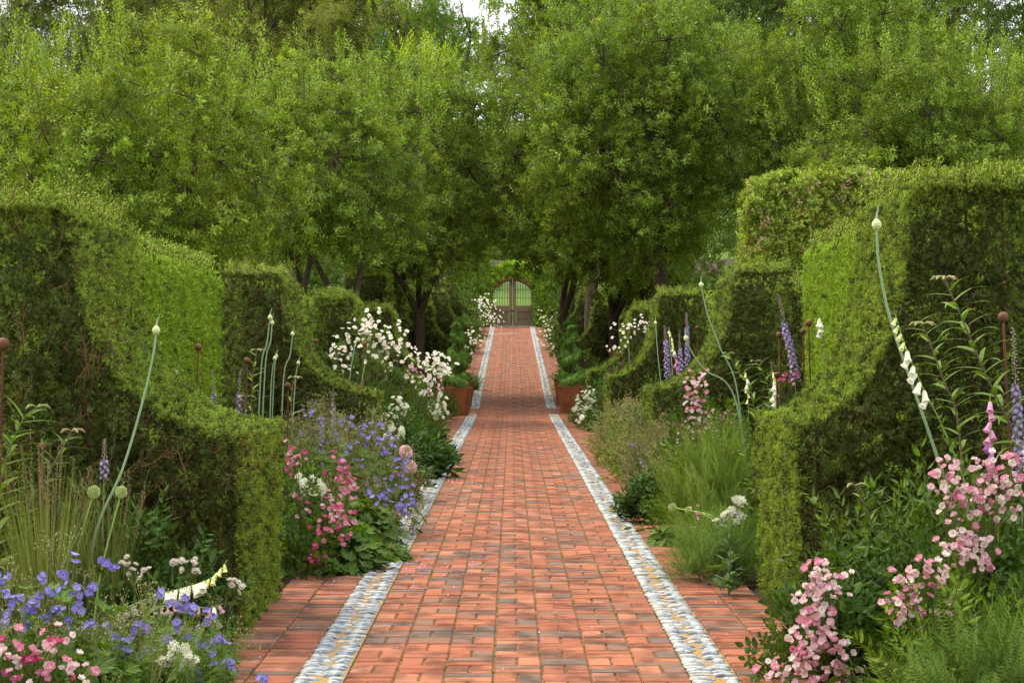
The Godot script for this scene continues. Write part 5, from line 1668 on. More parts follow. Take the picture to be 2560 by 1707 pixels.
	rose("small deep magenta rose spray low at the hedge foot", -1.420, 12.80, 0.30, 0.20, [S.pink[2]], 70, [Vector3(0.103, 0.192, 0.120), Vector3(0.131, 0.158, 0.120), Vector3(0.114, 0.124, 0.120)], 4, {"spread": 0.03})
	umbels("cream astrantia beside the bright pink rose spray", "astrantia", "astrantia", -1.500, 13.50, 0.45, 0.28, S.umbel, [Vector3(0.034, 0.636, 0.168), Vector3(0.063, 0.577, 0.168), Vector3(0.123, 0.606, 0.168), Vector3(0.167, 0.562, 0.168), Vector3(0.197, 0.518, 0.168), Vector3(0.108, 0.532, 0.168), Vector3(0.241, 0.281, 0.168), Vector3(0.285, 0.221, 0.168), Vector3(0.034, 0.532, 0.168)], 4, S.gera_leaf, 120, 0.90, {"spread": 0.04})
	mound("lush mixed green leaves filling behind the pink rose spray", "herb", "plant", -1.650, 14.40, 0.60, 0.40, S.herb, 240, {})
	umbels("loose pale cream flowers beside the pink peony", "astrantia", "astrantia", -1.200, 18.60, 0.50, 0.30, S.umbel, [Vector3(0.064, 0.750, 0.180), Vector3(0.105, 0.688, 0.180), Vector3(0.044, 0.648, 0.180), Vector3(0.003, 0.688, 0.180), Vector3(0.146, 0.729, 0.180)], 4, S.gera_leaf, 160, 0.80, {"spread": 0.05})
	peony()
	allium_bud("tallest green allium bud of the cluster before the scalloped hedge", [Vector3(-2.285, 0.000, -17.200), Vector3(-2.235, 1.278, -17.200), Vector3(-2.182, 1.546, -17.200), Vector3(-2.155, 1.756, -17.200)], 1.15, "cluster of allium buds")
	allium_bud("second tallest allium bud, close beside the tallest in the cluster", [Vector3(-2.258, 0.000, -17.200), Vector3(-2.197, 1.316, -17.200), Vector3(-2.151, 1.546, -17.200), Vector3(-2.136, 1.710, -17.200)], 1.10, "cluster of allium buds")
	allium_bud("allium bud standing apart on the path side of the cluster", [Vector3(-2.051, 0.000, -17.000), Vector3(-2.013, 1.205, -17.000), Vector3(-1.957, 1.432, -17.000), Vector3(-1.934, 1.613, -17.000)], 0.95, "cluster of allium buds")
	allium_bud("lower allium bud with a stout stem within the cluster", [Vector3(-2.157, 0.000, -17.000), Vector3(-2.119, 1.168, -17.000), Vector3(-2.089, 1.402, -17.000)], 0.95, "cluster of allium buds")
	allium_bud("lower allium bud just behind the stout-stemmed one", [Vector3(-2.179, 0.000, -17.300), Vector3(-2.133, 1.200, -17.300), Vector3(-2.110, 1.423, -17.300)], 0.80, "cluster of allium buds")
	allium_bud("shortest allium bud beside the small reddish lily", [Vector3(-1.953, 0.000, -16.800), Vector3(-1.893, 1.135, -16.800), Vector3(-1.863, 1.366, -16.800)], 0.85, "cluster of allium buds")
	ball_stake("rusty ball stake leaning against the fuzzy bright hedge", Vector3(-2.473, 0.000, -15.000), Vector3(-2.429, 1.519, -15.000), 0.027)
	ball_stake("rusty ball stake beside the reddish lily before the allium cluster", Vector3(-2.209, 0.000, -16.000), Vector3(-2.195, 1.409, -16.000), 0.027)
	ball_stake("rusty ball stake low beside the allium cluster", Vector3(-1.799, 0.000, -15.400), Vector3(-1.789, 1.214, -15.400), 0.027)
	ball_stake("rusty ball stake before the hedge behind the white rose", Vector3(-2.286, 0.000, -22.400), Vector3(-2.271, 1.589, -22.400), 0.026)
	ball_stake("rusty ball stake just behind another by the white rose's hedge", Vector3(-2.428, 0.000, -23.500), Vector3(-2.423, 1.535, -23.500), 0.026)
	spike("lilac spike with buds beside the fuzzy bright hedge", [Vector3(-2.276, 0.000, -14.800), Vector3(-2.282, 1.147, -14.800), Vector3(-2.292, 1.344, -14.800)], 0.45, 50, 0.032, {"open": 0.6})
	spike("lilac spike beside the reddish lily", [Vector3(-2.157, 0.000, -15.200), Vector3(-2.147, 1.070, -15.200), Vector3(-2.134, 1.340, -15.200)], 0.45, 56, 0.032, {"open": 0.6})
	spike("lilac spike standing above the violet cranesbill", [Vector3(-1.609, 0.000, -17.200), Vector3(-1.601, 0.820, -17.200), Vector3(-1.597, 1.164, -17.200)], 0.50, 60, 0.034, {"open": 0.7})
	spike("fading lilac spike among the violet cranesbill seed heads", [Vector3(-1.633, 0.000, -16.400), Vector3(-1.623, 0.743, -16.400), Vector3(-1.612, 0.961, -16.400)], 0.50, 50, 0.034, {"open": 0.8})
	lily("reddish-tipped lily before the scalloped hedge behind the alliums", [Vector3(-2.190, 0.000, -16.200), Vector3(-2.179, 1.148, -16.200), Vector3(-2.136, 1.490, -16.200)], 34, 0.170, {"buds": 4})
	lily("small reddish-tipped lily beside the low rusty ball", [Vector3(-1.787, 0.000, -15.600), Vector3(-1.787, 1.058, -15.600), Vector3(-1.760, 1.273, -15.600)], 22, 0.130, {"buds": 4})
	lily("yellow-green lily shoot at the sweep of the bare-twigged hedge", [Vector3(-1.915, 0.000, -13.800), Vector3(-1.909, 1.065, -13.800), Vector3(-1.900, 1.166, -13.800)], 12, 0.100, {"buds": 2})
	mound("leafy green shoots below the allium cluster", "herb", "plant", -1.950, 16.20, 0.75, 0.35, S.herb, 160, {})
	broad_leaf_plant("pale broad-leaved shoot on the sweep of the bare-twigged hedge", Vector3(-2.279, 0.0, -13.20), 1.60)
	rose("tall white rose in full flower beside the scalloped hedge", -1.787, 24.30, 1.75, 0.85, S.white, 620, [Vector3(-0.042, 1.941, 0.300), Vector3(0.022, 1.850, 0.300), Vector3(0.102, 1.797, 0.300), Vector3(0.011, 1.744, 0.300), Vector3(-0.058, 1.690, 0.300), Vector3(0.075, 1.664, 0.300), Vector3(0.182, 1.717, 0.300), Vector3(0.288, 1.690, 0.300), Vector3(0.368, 1.637, 0.300), Vector3(0.422, 1.584, 0.300), Vector3(0.262, 1.584, 0.300), Vector3(0.128, 1.557, 0.300), Vector3(-0.005, 1.584, 0.300), Vector3(-0.112, 1.557, 0.300), Vector3(0.342, 1.504, 0.300), Vector3(0.208, 1.477, 0.300), Vector3(0.422, 1.504, 0.300), Vector3(-0.245, 1.664, 0.300), Vector3(-0.325, 1.584, 0.300), Vector3(-0.394, 1.504, 0.300), Vector3(-0.271, 1.424, 0.300), Vector3(-0.405, 1.424, 0.300), Vector3(0.022, 1.424, 0.300), Vector3(0.288, 1.370, 0.300), Vector3(0.395, 1.290, 0.300), Vector3(-0.165, 1.744, 0.300), Vector3(-0.351, 1.290, 0.300), Vector3(-0.245, 1.237, 0.300)], 6, {"spread": 0.1, "leaf_size": 1.15, "size": 1.0})
	rose("white rose branch reaching towards the path before the planter", -1.410, 24.80, 1.15, 0.50, S.white, 480, [Vector3(0.347, 1.368, 0.400), Vector3(0.418, 1.314, 0.400), Vector3(0.494, 1.352, 0.400), Vector3(0.564, 1.314, 0.400), Vector3(0.602, 1.243, 0.400), Vector3(0.456, 1.232, 0.400), Vector3(0.375, 1.260, 0.400), Vector3(0.526, 1.189, 0.400), Vector3(0.429, 1.151, 0.400), Vector3(0.239, 1.384, 0.400), Vector3(0.131, 1.341, 0.400), Vector3(0.483, 1.287, 0.400), Vector3(0.212, 1.124, 0.400), Vector3(0.347, 1.113, 0.400)], 6, {"spread": 0.07, "size": 1.05, "leaf_size": 1.1})
	rose("small pink rose under the white rose branches", -1.232, 24.00, 0.85, 0.35, [S.pink[0], S.pink[1]], 260, [Vector3(0.011, 1.266, 0.210), Vector3(0.074, 1.240, 0.210), Vector3(-0.042, 1.213, 0.210), Vector3(0.328, 1.028, 0.210), Vector3(0.380, 1.081, 0.210), Vector3(0.275, 1.002, 0.210), Vector3(0.195, 0.975, 0.210)], 4, {"spread": 0.06, "leaf_size": 1.1})
	umbels("loose white-flowered plant spreading at the hedge end before the planter", "astrantia", "astrantia", -1.269, 26.50, 0.80, 0.40, S.umbel, [Vector3(0.099, 0.890, 0.240), Vector3(0.215, 0.832, 0.240), Vector3(0.274, 0.744, 0.240), Vector3(0.157, 0.715, 0.240), Vector3(0.245, 0.627, 0.240), Vector3(0.070, 0.744, 0.240), Vector3(0.303, 0.832, 0.240), Vector3(0.011, 0.919, 0.240), Vector3(0.157, 0.598, 0.240)], 6, S.rose_leaf, 220, 1.00, {"spread": 0.12})
	umbels("creamy spires of small flowers before the second scalloped hedge's end", "meadowsweet", "flower", -1.314, 22.20, 0.80, 0.35, S.umbel, [Vector3(0.012, 0.967, 0.210), Vector3(0.027, 0.894, 0.210), Vector3(-0.037, 0.845, 0.210), Vector3(0.061, 0.821, 0.210), Vector3(-0.061, 0.772, 0.210), Vector3(-0.208, 0.748, 0.210), Vector3(-0.134, 0.723, 0.210), Vector3(0.085, 0.870, 0.210), Vector3(-0.086, 0.650, 0.210)], 4, S.herb_dark, 130, 0.80, {"spread": 0.06})
	mound("dark leafy peony plant at the foot of the white roses", "peony", "peony", -1.086, 22.60, 0.50, 0.34, S.broad, 120, {"erect": 0.5})
	mound("glossy leaves at the end of the hedge before the planter", "plant", "plant", -1.109, 25.50, 0.42, 0.30, S.broad, 110, {"scale": 0.9})
	grass_clump("strappy arching leaves beside the left planter", -1.189, 27.40, 0.50, 60, 0.90, Color(0.1, 0.19, 0.04), 0, 0.0250)
	allium_bud("taller slender allium bud in front of the tall white rose", [Vector3(-1.879, 0.000, -21.600), Vector3(-1.831, 1.025, -21.600), Vector3(-1.759, 1.553, -21.600)], 0.90, "allium buds before the white rose")
	allium_bud("shorter slender allium bud beside the ball stake at the white rose", [Vector3(-1.757, 0.000, -21.400), Vector3(-1.681, 1.030, -21.400), Vector3(-1.634, 1.324, -21.400)], 0.90, "allium buds before the white rose")
	ball_stake("rusty ball stake in front of the tall white rose", Vector3(-1.741, 0.000, -21.800), Vector3(-1.673, 1.553, -21.800), 0.026)
	mound("dark understory leaves beneath the tall white rose", "herb", "plant", -1.539, 23.00, 0.80, 0.60, S.herb_dark, 260, {})
	mound("green shrub between the third and fourth hedges", "shrub", "shrub", -1.950, 33.00, 1.10, 0.70, S.rose_leaf, 380, {"scale": 1.3})
	rose("white rose far along the bed near the planter", -1.750, 34.50, 1.10, 0.60, S.white, 260, [Vector3(0.077, 1.003, 0.200), Vector3(0.192, 1.041, 0.200), Vector3(0.268, 0.965, 0.200), Vector3(0.001, 0.888, 0.200)], 5, {"spread": 0.12, "leaf_size": 1.2})
	mound("leafy plant at the corner behind the planter", "plant", "plant", -1.750, 41.20, 0.70, 0.50, S.herb_dark, 180, {"scale": 1.2})

func make_right_beds() -> void:
	rose("pale pink rose tumbling onto the bricks beside the broad yew hedge", 1.420, 8.90, 0.45, 0.34, [S.pink[0], S.pink[1], S.pink[1], S.pink[3]], 220, [Vector3(-0.140, 0.568, 0.400), Vector3(-0.108, 0.540, 0.400), Vector3(-0.071, 0.512, 0.400), Vector3(-0.156, 0.502, 0.400), Vector3(-0.033, 0.483, 0.400), Vector3(-0.184, 0.446, 0.400), Vector3(-0.137, 0.455, 0.400), Vector3(-0.099, 0.427, 0.400), Vector3(-0.174, 0.389, 0.400), Vector3(-0.137, 0.370, 0.400), Vector3(-0.089, 0.379, 0.400), Vector3(-0.118, 0.332, 0.400), Vector3(-0.203, 0.285, 0.400), Vector3(-0.165, 0.257, 0.400), Vector3(-0.118, 0.266, 0.400), Vector3(-0.071, 0.247, 0.400), Vector3(-0.231, 0.228, 0.400), Vector3(-0.137, 0.210, 0.400), Vector3(-0.080, 0.181, 0.400), Vector3(-0.193, 0.191, 0.400), Vector3(-0.137, 0.134, 0.400), Vector3(-0.023, 0.210, 0.400), Vector3(0.014, 0.181, 0.400), Vector3(-0.014, 0.134, 0.400), Vector3(0.033, 0.106, 0.400), Vector3(-0.080, 0.106, 0.400), Vector3(-0.269, 0.106, 0.400), Vector3(-0.316, 0.087, 0.400), Vector3(-0.231, 0.096, 0.400), Vector3(-0.174, 0.077, 0.400), Vector3(0.005, 0.077, 0.400)], 7, {"spread": 0.045})
	rose("pale pink rose cluster between feathery leaves and the broad yew hedge", 1.780, 8.70, 0.50, 0.30, [S.pink[0], S.pink[1], S.pink[1], S.pink[3]], 160, [Vector3(-0.131, 0.535, 0.400), Vector3(-0.159, 0.498, 0.400), Vector3(-0.113, 0.480, 0.400), Vector3(-0.177, 0.452, 0.400), Vector3(-0.131, 0.434, 0.400), Vector3(-0.085, 0.415, 0.400), Vector3(-0.168, 0.406, 0.400), Vector3(-0.113, 0.379, 0.400), Vector3(-0.011, 0.591, 0.400), Vector3(-0.048, 0.572, 0.400), Vector3(0.016, 0.554, 0.400), Vector3(-0.030, 0.535, 0.400), Vector3(0.081, 0.406, 0.400)], 6, {"spread": 0.045})
	rose("pink rose arching high before the broad yew hedge", 1.980, 8.90, 0.85, 0.42, [S.pink[0], S.pink[1], S.pink[1], S.pink[3]], 260, [Vector3(-0.151, 0.977, 0.450), Vector3(-0.123, 0.996, 0.450), Vector3(-0.094, 0.949, 0.450), Vector3(-0.141, 0.930, 0.450), Vector3(-0.057, 0.912, 0.450), Vector3(-0.104, 0.893, 0.450), Vector3(-0.066, 0.865, 0.450), Vector3(-0.019, 0.884, 0.450), Vector3(-0.132, 0.855, 0.450), Vector3(0.009, 0.940, 0.450), Vector3(0.037, 0.977, 0.450), Vector3(0.075, 1.006, 0.450), Vector3(0.103, 0.977, 0.450), Vector3(0.150, 1.024, 0.450), Vector3(0.178, 0.996, 0.450), Vector3(0.056, 0.921, 0.450), Vector3(0.093, 0.893, 0.450), Vector3(0.121, 0.930, 0.450), Vector3(0.046, 0.855, 0.450), Vector3(-0.010, 0.837, 0.450), Vector3(-0.047, 0.733, 0.450), Vector3(-0.085, 0.696, 0.450), Vector3(-0.113, 0.668, 0.450), Vector3(-0.057, 0.658, 0.450), Vector3(-0.019, 0.686, 0.450), Vector3(-0.132, 0.621, 0.450), Vector3(-0.085, 0.602, 0.450), Vector3(-0.029, 0.621, 0.450), Vector3(0.018, 0.649, 0.450), Vector3(0.037, 0.593, 0.450), Vector3(0.159, 0.912, 0.450), Vector3(0.187, 0.855, 0.450), Vector3(0.103, 0.799, 0.450)], 6, {"spread": 0.045})
	mound("feathery bright green foliage in the foreground beside the roses", "fennel", "plant", 1.980, 8.10, 0.30, 0.42, S.feather, 380, {"erect": 0.9})
	mound("feathery green foliage spreading at the foot of the arching pink rose", "fennel", "plant", 2.300, 8.50, 0.34, 0.32, S.feather, 190, {"erect": 0.9})
	mound("lance-leaved herb rising through the feathery foliage", "herb", "plant", 1.850, 8.35, 0.40, 0.35, S.herb, 120, {"tint": Color(1.4, 1.3, 1.0)})
	mound("lance-leaved herb between the rose clusters", "herb", "plant", 1.700, 9.20, 0.50, 0.35, S.herb_dark, 220, {})
	mound("lance-leaved shoots before the broad yew hedge's dark face", "herb", "plant", 1.750, 9.75, 0.72, 0.35, S.herb, 200, {})
	mound("tall leafy stems behind the arching pink rose", "herb", "plant", 2.120, 9.60, 0.85, 0.40, S.herb, 260, {})
	mound("leafy dark herb beneath the arching pink rose", "herb", "plant", 2.300, 9.00, 0.70, 0.35, S.herb_dark, 220, {})
	allium_bud("very tall green allium bud leaning before the broad yew hedge", [Vector3(2.189, 0.000, -9.600), Vector3(2.135, 0.701, -9.600), Vector3(2.050, 1.000, -9.600), Vector3(1.933, 1.341, -9.600), Vector3(1.826, 1.661, -9.600), Vector3(1.773, 1.917, -9.600), Vector3(1.762, 2.092, -9.600)], 1.30, "")
	foxglove("leaning white foxglove spike crossing the tall allium stem", [Vector3(2.223, 0.000, -9.300), Vector3(2.161, 0.727, -9.300), Vector3(2.026, 1.119, -9.300), Vector3(1.923, 1.326, -9.300), Vector3(1.845, 1.512, -9.300), Vector3(1.789, 1.687, -9.300)], [S.bell_white, S.bell_white, S.bell_white, S.bell_white, S.bell_white, S.bell_cream, S.bell_cream, S.bell_cream, S.bell_cream], 0.76, Vector3(-0.45, -0.2, 0.2), {"leaves": 90, "bud_from": 0.9, "buds": 10})
	lily("tall lily with purplish stem and drooping buds before the dark hedge", [Vector3(2.529, 0.000, -9.400), Vector3(2.476, 0.885, -9.400), Vector3(2.372, 1.126, -9.400), Vector3(2.247, 1.387, -9.400), Vector3(2.132, 1.658, -9.400), Vector3(2.048, 1.846, -9.400)], 56, 0.210, {"bare": .35, "buds": 7})
	lily("shorter lily with drooping buds beside the white foxglove", [Vector3(2.218, 0.000, -9.500), Vector3(2.144, 1.090, -9.500), Vector3(2.071, 1.343, -9.500), Vector3(2.018, 1.491, -9.500), Vector3(1.965, 1.628, -9.500)], 34, 0.160, {"bare": .45, "buds": 6})
	lily("leafy lily shoot low before the dark hedge", [Vector3(1.901, 0.000, -9.600), Vector3(1.815, 0.445, -9.600), Vector3(1.719, 0.701, -9.600), Vector3(1.655, 0.840, -9.600)], 18, 0.100, {"bare": .3, "buds": 2})
	lily("leafy lily stem leaning over the pale pink cluster", [Vector3(1.820, 0.000, -9.000), Vector3(2.020, 0.273, -9.000), Vector3(2.200, 0.313, -9.000), Vector3(2.400, 0.233, -9.000)], 18, 0.120, {"bare": .1, "buds": 3})
	ball_stake("large rusty ball stake beside the tall purplish lily", Vector3(2.544, 0.000, -9.900), Vector3(2.456, 1.670, -9.900), 0.027)
	spike("dense lilac spike with pinkish buds below the large rusty ball", [Vector3(2.419, 0.000, -9.300), Vector3(2.388, 0.892, -9.300), Vector3(2.367, 1.305, -9.300), Vector3(2.353, 1.611, -9.300)], 0.50, 110, 0.034, {"open": 0.62})
	foxglove("magenta foxglove spike above the arching pink rose", [Vector3(2.215, 0.000, -8.900), Vector3(2.175, 0.820, -8.900), Vector3(2.152, 1.097, -8.900), Vector3(2.146, 1.304, -8.900)], [S.bell_magenta, S.bell_magenta, S.bell_magenta, S.bell_pink, S.bell_pink, S.bell_pink], 0.72, Vector3(-0.3, -0.3, 0.4), {"leaves": 24})
	broad_leaf_plant("broad silver-green leaves at the corner of the broad yew hedge", Vector3(1.290, 0.0, -11.90), 0.34)
	broad_leaf_plant("second clump of broad silver-green leaves behind the corner one", Vector3(1.360, 0.0, -12.50), 0.40)
	umbels("flat cream yarrow heads at the end of the broad yew hedge", "yarrow", "yarrow", 1.440, 13.10, 0.38, 0.28, S.umbel, [Vector3(0.009, 0.519, 0.168), Vector3(0.038, 0.490, 0.168), Vector3(-0.005, 0.433, 0.168), Vector3(-0.062, 0.404, 0.168), Vector3(-0.105, 0.375, 0.168), Vector3(0.038, 0.404, 0.168), Vector3(-0.091, 0.346, 0.168), Vector3(0.009, 0.375, 0.168)], 3, S.feather, 150, 1.00, {"spread": 0.03})
	mound("fine ferny foliage below the flat cream yarrow", "yarrow", "yarrow", 1.300, 12.70, 0.26, 0.28, S.feather, 190, {"erect": 0.6})
	grass_clump("arching fresh green grass clump before the pink-flecked foliage", 1.380, 14.40, 0.52, 420, 1.00, Color(0.2, 0.28, 0.06), 0, 0.0050)
	mound("tall soft green foliage with pink flecks behind the arching grass", "phlox", "plant", 1.620, 15.40, 0.85, 0.50, S.feather, 560, {"erect": 1.0, "tint": Color(1.35, 1.2, 1.0)})
	umbels("pink-flecked wand flowers above the soft green foliage", "gaura", "flower", 1.620, 15.90, 0.80, 0.45, S.pink[1], [Vector3(-0.210, 0.883, 0.270), Vector3(-0.106, 0.814, 0.270), Vector3(-0.001, 0.779, 0.270), Vector3(-0.036, 0.675, 0.270), Vector3(-0.175, 0.779, 0.270), Vector3(-0.279, 0.814, 0.270), Vector3(0.103, 0.710, 0.270), Vector3(-0.123, 0.640, 0.270), Vector3(0.033, 0.814, 0.270), Vector3(-0.331, 0.745, 0.270)], 3, S.herb, 130, 0.50, {"spread": 0.1})
	allium_globe("straw-green allium globe leaning over the bricks", [Vector3(1.526, 0.000, -13.600), Vector3(1.406, 0.290, -13.900), Vector3(1.137, 0.358, -14.200)], 1.00, "leaning allium globes by the bricks")
	allium_globe("straw-green allium globe beside the leaning one", [Vector3(1.556, 0.000, -13.600), Vector3(1.436, 0.290, -13.900), Vector3(1.263, 0.327, -14.300)], 0.90, "leaning allium globes by the bricks")
	rose("small pink flowers nodding by the leaning allium globes", 1.360, 14.00, 0.25, 0.16, [S.pink[1], S.pink[0]], 60, [Vector3(-0.102, 0.382, 0.096), Vector3(-0.078, 0.320, 0.096), Vector3(-0.084, 0.258, 0.096), Vector3(-0.062, 0.351, 0.096)], 3, {"spread": 0.03, "leaf_size": .6, "size": .6})
	mound("compact dark green leafy clump at the brick edge", "plant", "plant", 1.160, 16.90, 0.32, 0.24, S.herb_dark, 260, {"erect": 1.2, "scale": 0.8})
	mound("small lobed leaves at the brick edge beside the dark clump", "cranesbill", "geranium", 1.200, 15.00, 0.16, 0.20, S.gera_leaf, 110, {})
	seed_heads(mound("straw-coloured seedy cranesbill leaning on the hedge end", "cranesbill", "geranium", 1.560, 17.60, 0.62, 0.42, S.gera_leaf, 260, {"erect": 0.7}), 132, 0.42, 0.62, 1, 1.30)
	cranesbill("straw-coloured cranesbill with a few violet flowers at the hedge end", 1.560, 19.60, 0.72, 0.45, 260, [Vector3(-0.282, 0.605, 0.270), Vector3(-0.368, 0.519, 0.270), Vector3(-0.325, 0.454, 0.270), Vector3(-0.196, 0.433, 0.270), Vector3(-0.453, 0.540, 0.270)], 1, {"seeds": 330, "seed_size": 1.4, "spread": 0.08})
	seed_heads(mound("straw-coloured seed haze spilling over the brick edge", "catmint", "plant", 1.520, 22.00, 0.62, 0.42, S.herb, 180, {"tint": Color(1.6, 1.5, 0.9)}), 152, 0.42, 0.62, 1, 1.50)
	seed_heads(mound("golden seed haze before the middle hedge's end", "catmint", "plant", 1.500, 25.00, 0.66, 0.45, S.herb, 170, {"tint": Color(1.7, 1.5, 0.9)}), 144, 0.45, 0.66, 1, 1.60)
	grass_clump("clump of upright green blades before the middle hedge's end", 1.450, 23.60, 0.75, 160, 0.50, Color(0.13, 0.22, 0.05), 0, 0.0120)
	grass_clump("clump of green blades below the pink rose by the hedge end", 1.500, 18.40, 0.60, 160, 0.60, Color(0.13, 0.21, 0.05), 0, 0.0100)
	rose("pink rose in the bed between the broad hedge and the ball stake hedge", 1.680, 17.20, 1.10, 0.50, [S.pink[0], S.pink[0], S.pink[1], S.pink[3]], 420, [Vector3(-0.153, 1.245, 0.300), Vector3(-0.097, 1.275, 0.300), Vector3(-0.048, 1.226, 0.300), Vector3(-0.115, 1.189, 0.300), Vector3(-0.172, 1.170, 0.300), Vector3(-0.070, 1.151, 0.300), Vector3(-0.190, 1.113, 0.300), Vector3(-0.123, 1.095, 0.300), Vector3(-0.160, 1.038, 0.300), Vector3(-0.097, 1.020, 0.300), Vector3(-0.198, 1.057, 0.300), Vector3(-0.070, 1.076, 0.300), Vector3(-0.134, 0.963, 0.300), Vector3(-0.078, 0.926, 0.300), Vector3(-0.022, 0.907, 0.300), Vector3(-0.115, 0.869, 0.300), Vector3(0.035, 0.926, 0.300), Vector3(0.091, 0.888, 0.300), Vector3(0.147, 0.851, 0.300), Vector3(0.054, 0.832, 0.300), Vector3(-0.010, 0.851, 0.300), Vector3(-0.160, 0.888, 0.300), Vector3(-0.209, 0.907, 0.300), Vector3(0.129, 0.926, 0.300), Vector3(0.222, 0.888, 0.300)], 5, {"spread": 0.06})
	allium_bud("tall leaning allium bud in front of the ball stake hedge", [Vector3(1.931, 0.000, -16.200), Vector3(1.841, 1.130, -16.200), Vector3(1.697, 1.508, -16.200), Vector3(1.589, 1.796, -16.200), Vector3(1.542, 2.012, -16.200)], 1.05, "leaning allium buds by the pink rose")
	allium_bud("shorter leaning allium bud above the pink rose", [Vector3(1.910, 0.000, -15.600), Vector3(1.754, 1.093, -15.600), Vector3(1.512, 1.335, -15.600), Vector3(1.408, 1.474, -15.600), Vector3(1.366, 1.567, -15.600)], 1.10, "leaning allium buds by the pink rose")
	ball_stake("rusty ball stake beside the tall lilac spike", Vector3(2.125, 0.000, -15.600), Vector3(2.101, 1.616, -15.600), 0.026)
	ball_stake("rusty ball stake between the other two near the rounded hedge", Vector3(2.299, 0.000, -15.400), Vector3(2.261, 1.642, -15.400), 0.024)
	ball_stake("tallest rusty ball stake near the rounded hedge", Vector3(2.292, 0.000, -15.000), Vector3(2.245, 1.702, -15.000), 0.027)
	ball_stake("lowest rusty ball stake on the sweep of the broad yew hedge", Vector3(1.958, 0.000, -14.600), Vector3(1.948, 1.311, -14.600), 0.024)
	spike("tall lilac spike before the ball stake hedge", [Vector3(2.499, 0.000, -17.000), Vector3(2.424, 1.281, -17.000), Vector3(2.348, 1.659, -17.000), Vector3(2.284, 1.980, -17.000)], 0.45, 110, 0.050, {"open": 0.7, "size": 1.2})
	spike("short fading lilac spike near the tall one", [Vector3(2.219, 0.000, -16.600), Vector3(2.182, 1.176, -16.600), Vector3(2.171, 1.397, -16.600)], 0.40, 40, 0.035, {"open": 0.2})
	foxglove("white foxglove top beside the tallest ball stake", [Vector3(2.337, 0.000, -14.600), Vector3(2.305, 1.314, -14.600), Vector3(2.272, 1.703, -14.600), Vector3(2.263, 1.762, -14.600)], [S.bell_white, S.bell_white, S.bell_white, S.bell_white, S.bell_white], 0.92, Vector3(0.0, -0.4, 0.3), {"buds": 2, "size": 1.2})
	foxglove("white foxglove low beside the lowest ball stake", [Vector3(2.046, 0.000, -15.200), Vector3(2.019, 1.171, -15.200), Vector3(1.979, 1.340, -15.200)], [S.bell_white, S.bell_white, S.bell_white, S.bell_white, S.bell_cream], 0.70, Vector3(-0.2, -0.4, 0.3), {"buds": 3, "size": 1.2})
	foxglove("cream foxglove among lily leaves by the pink rose", [Vector3(2.046, 0.000, -17.000), Vector3(2.020, 1.130, -17.000), Vector3(1.982, 1.338, -17.000)], [S.bell_cream, S.bell_cream, S.bell_white, S.bell_cream], 0.70, Vector3(-0.1, -0.4, 0.3), {"buds": 3})
	lily("lily with spreading narrow leaves before the ball stake hedge", [Vector3(2.256, 0.000, -17.600), Vector3(2.139, 1.038, -17.600), Vector3(2.002, 1.312, -17.600), Vector3(1.912, 1.460, -17.600)], 40, 0.200, {"buds": 2, "stem": Color(0.15, 0.2, 0.05)})
	lily("lily with spreading narrow leaves beside the cream foxglove", [Vector3(2.414, 0.000, -17.900), Vector3(2.335, 1.030, -17.900), Vector3(2.255, 1.308, -17.900), Vector3(2.196, 1.388, -17.900)], 34, 0.180, {"buds": 2, "stem": Color(0.15, 0.2, 0.05)})
	mound("leafy green herb around the pink rose", "herb", "plant", 1.950, 16.60, 0.95, 0.45, S.herb, 300, {})
	mound("leafy green herb behind the sweep of the broad yew hedge", "herb", "plant", 2.200, 14.60, 1.00, 0.45, S.herb, 260, {})
	rose("pink flowers low behind the lowest ball stake", 2.200, 15.40, 1.05, 0.30, [S.pink[0], S.pink[2]], 130, [Vector3(-0.117, 1.272, 0.180), Vector3(-0.084, 1.299, 0.180), Vector3(-0.043, 1.279, 0.180), Vector3(-0.134, 1.221, 0.180)], 3, {"spread": 0.05})
	spike("violet spike nearest the pink foxglove", [Vector3(2.038, 0.000, -25.200), Vector3(1.983, 1.111, -25.200), Vector3(1.938, 1.794, -25.200)], 0.35, 110, 0.055, {"open": 0.75, "size": 1.4})
	spike("tall violet spike before the middle scalloped hedge", [Vector3(2.270, 0.000, -25.600), Vector3(2.270, 1.218, -25.600), Vector3(2.253, 1.969, -25.600)], 0.40, 110, 0.050, {"open": 0.75, "size": 1.4})
	spike("violet spike just in front of the tall violet one", [Vector3(2.143, 0.000, -24.800), Vector3(2.121, 1.063, -24.800), Vector3(2.088, 1.696, -24.800)], 0.35, 90, 0.050, {"open": 0.75, "size": 1.4})
	foxglove("pink and cream foxglove between the violet spikes", [Vector3(2.097, 0.000, -24.900), Vector3(2.075, 1.171, -24.900), Vector3(2.014, 1.558, -24.900), Vector3(1.975, 1.752, -24.900)], [S.bell_pink, S.bell_pink, S.bell_pink, S.bell_pink, S.bell_white, S.bell_cream, S.bell_cream, S.bell_cream, S.bell_cream], 0.55, Vector3(-0.1, -0.4, 0.4), {"size": 1.3})
	allium_bud("slender allium bud before the middle scalloped hedge", [Vector3(2.075, 0.000, -26.000), Vector3(1.931, 1.214, -26.000), Vector3(1.879, 1.820, -26.000)], 1.10, "slender allium buds by the violet spikes")
	allium_bud("slender allium bud between the violet spikes", [Vector3(2.237, 0.000, -26.200), Vector3(2.120, 1.211, -26.200), Vector3(2.074, 1.689, -26.200)], 1.10, "slender allium buds by the violet spikes")
	ball_stake("rusty ball stake beyond the violet spikes", Vector3(2.495, 0.000, -26.400), Vector3(2.471, 1.784, -26.400), 0.027)
	mound("leafy stems below the violet spikes", "herb", "plant", 2.000, 25.40, 1.00, 0.55, S.herb, 280, {"scale": 1.2})
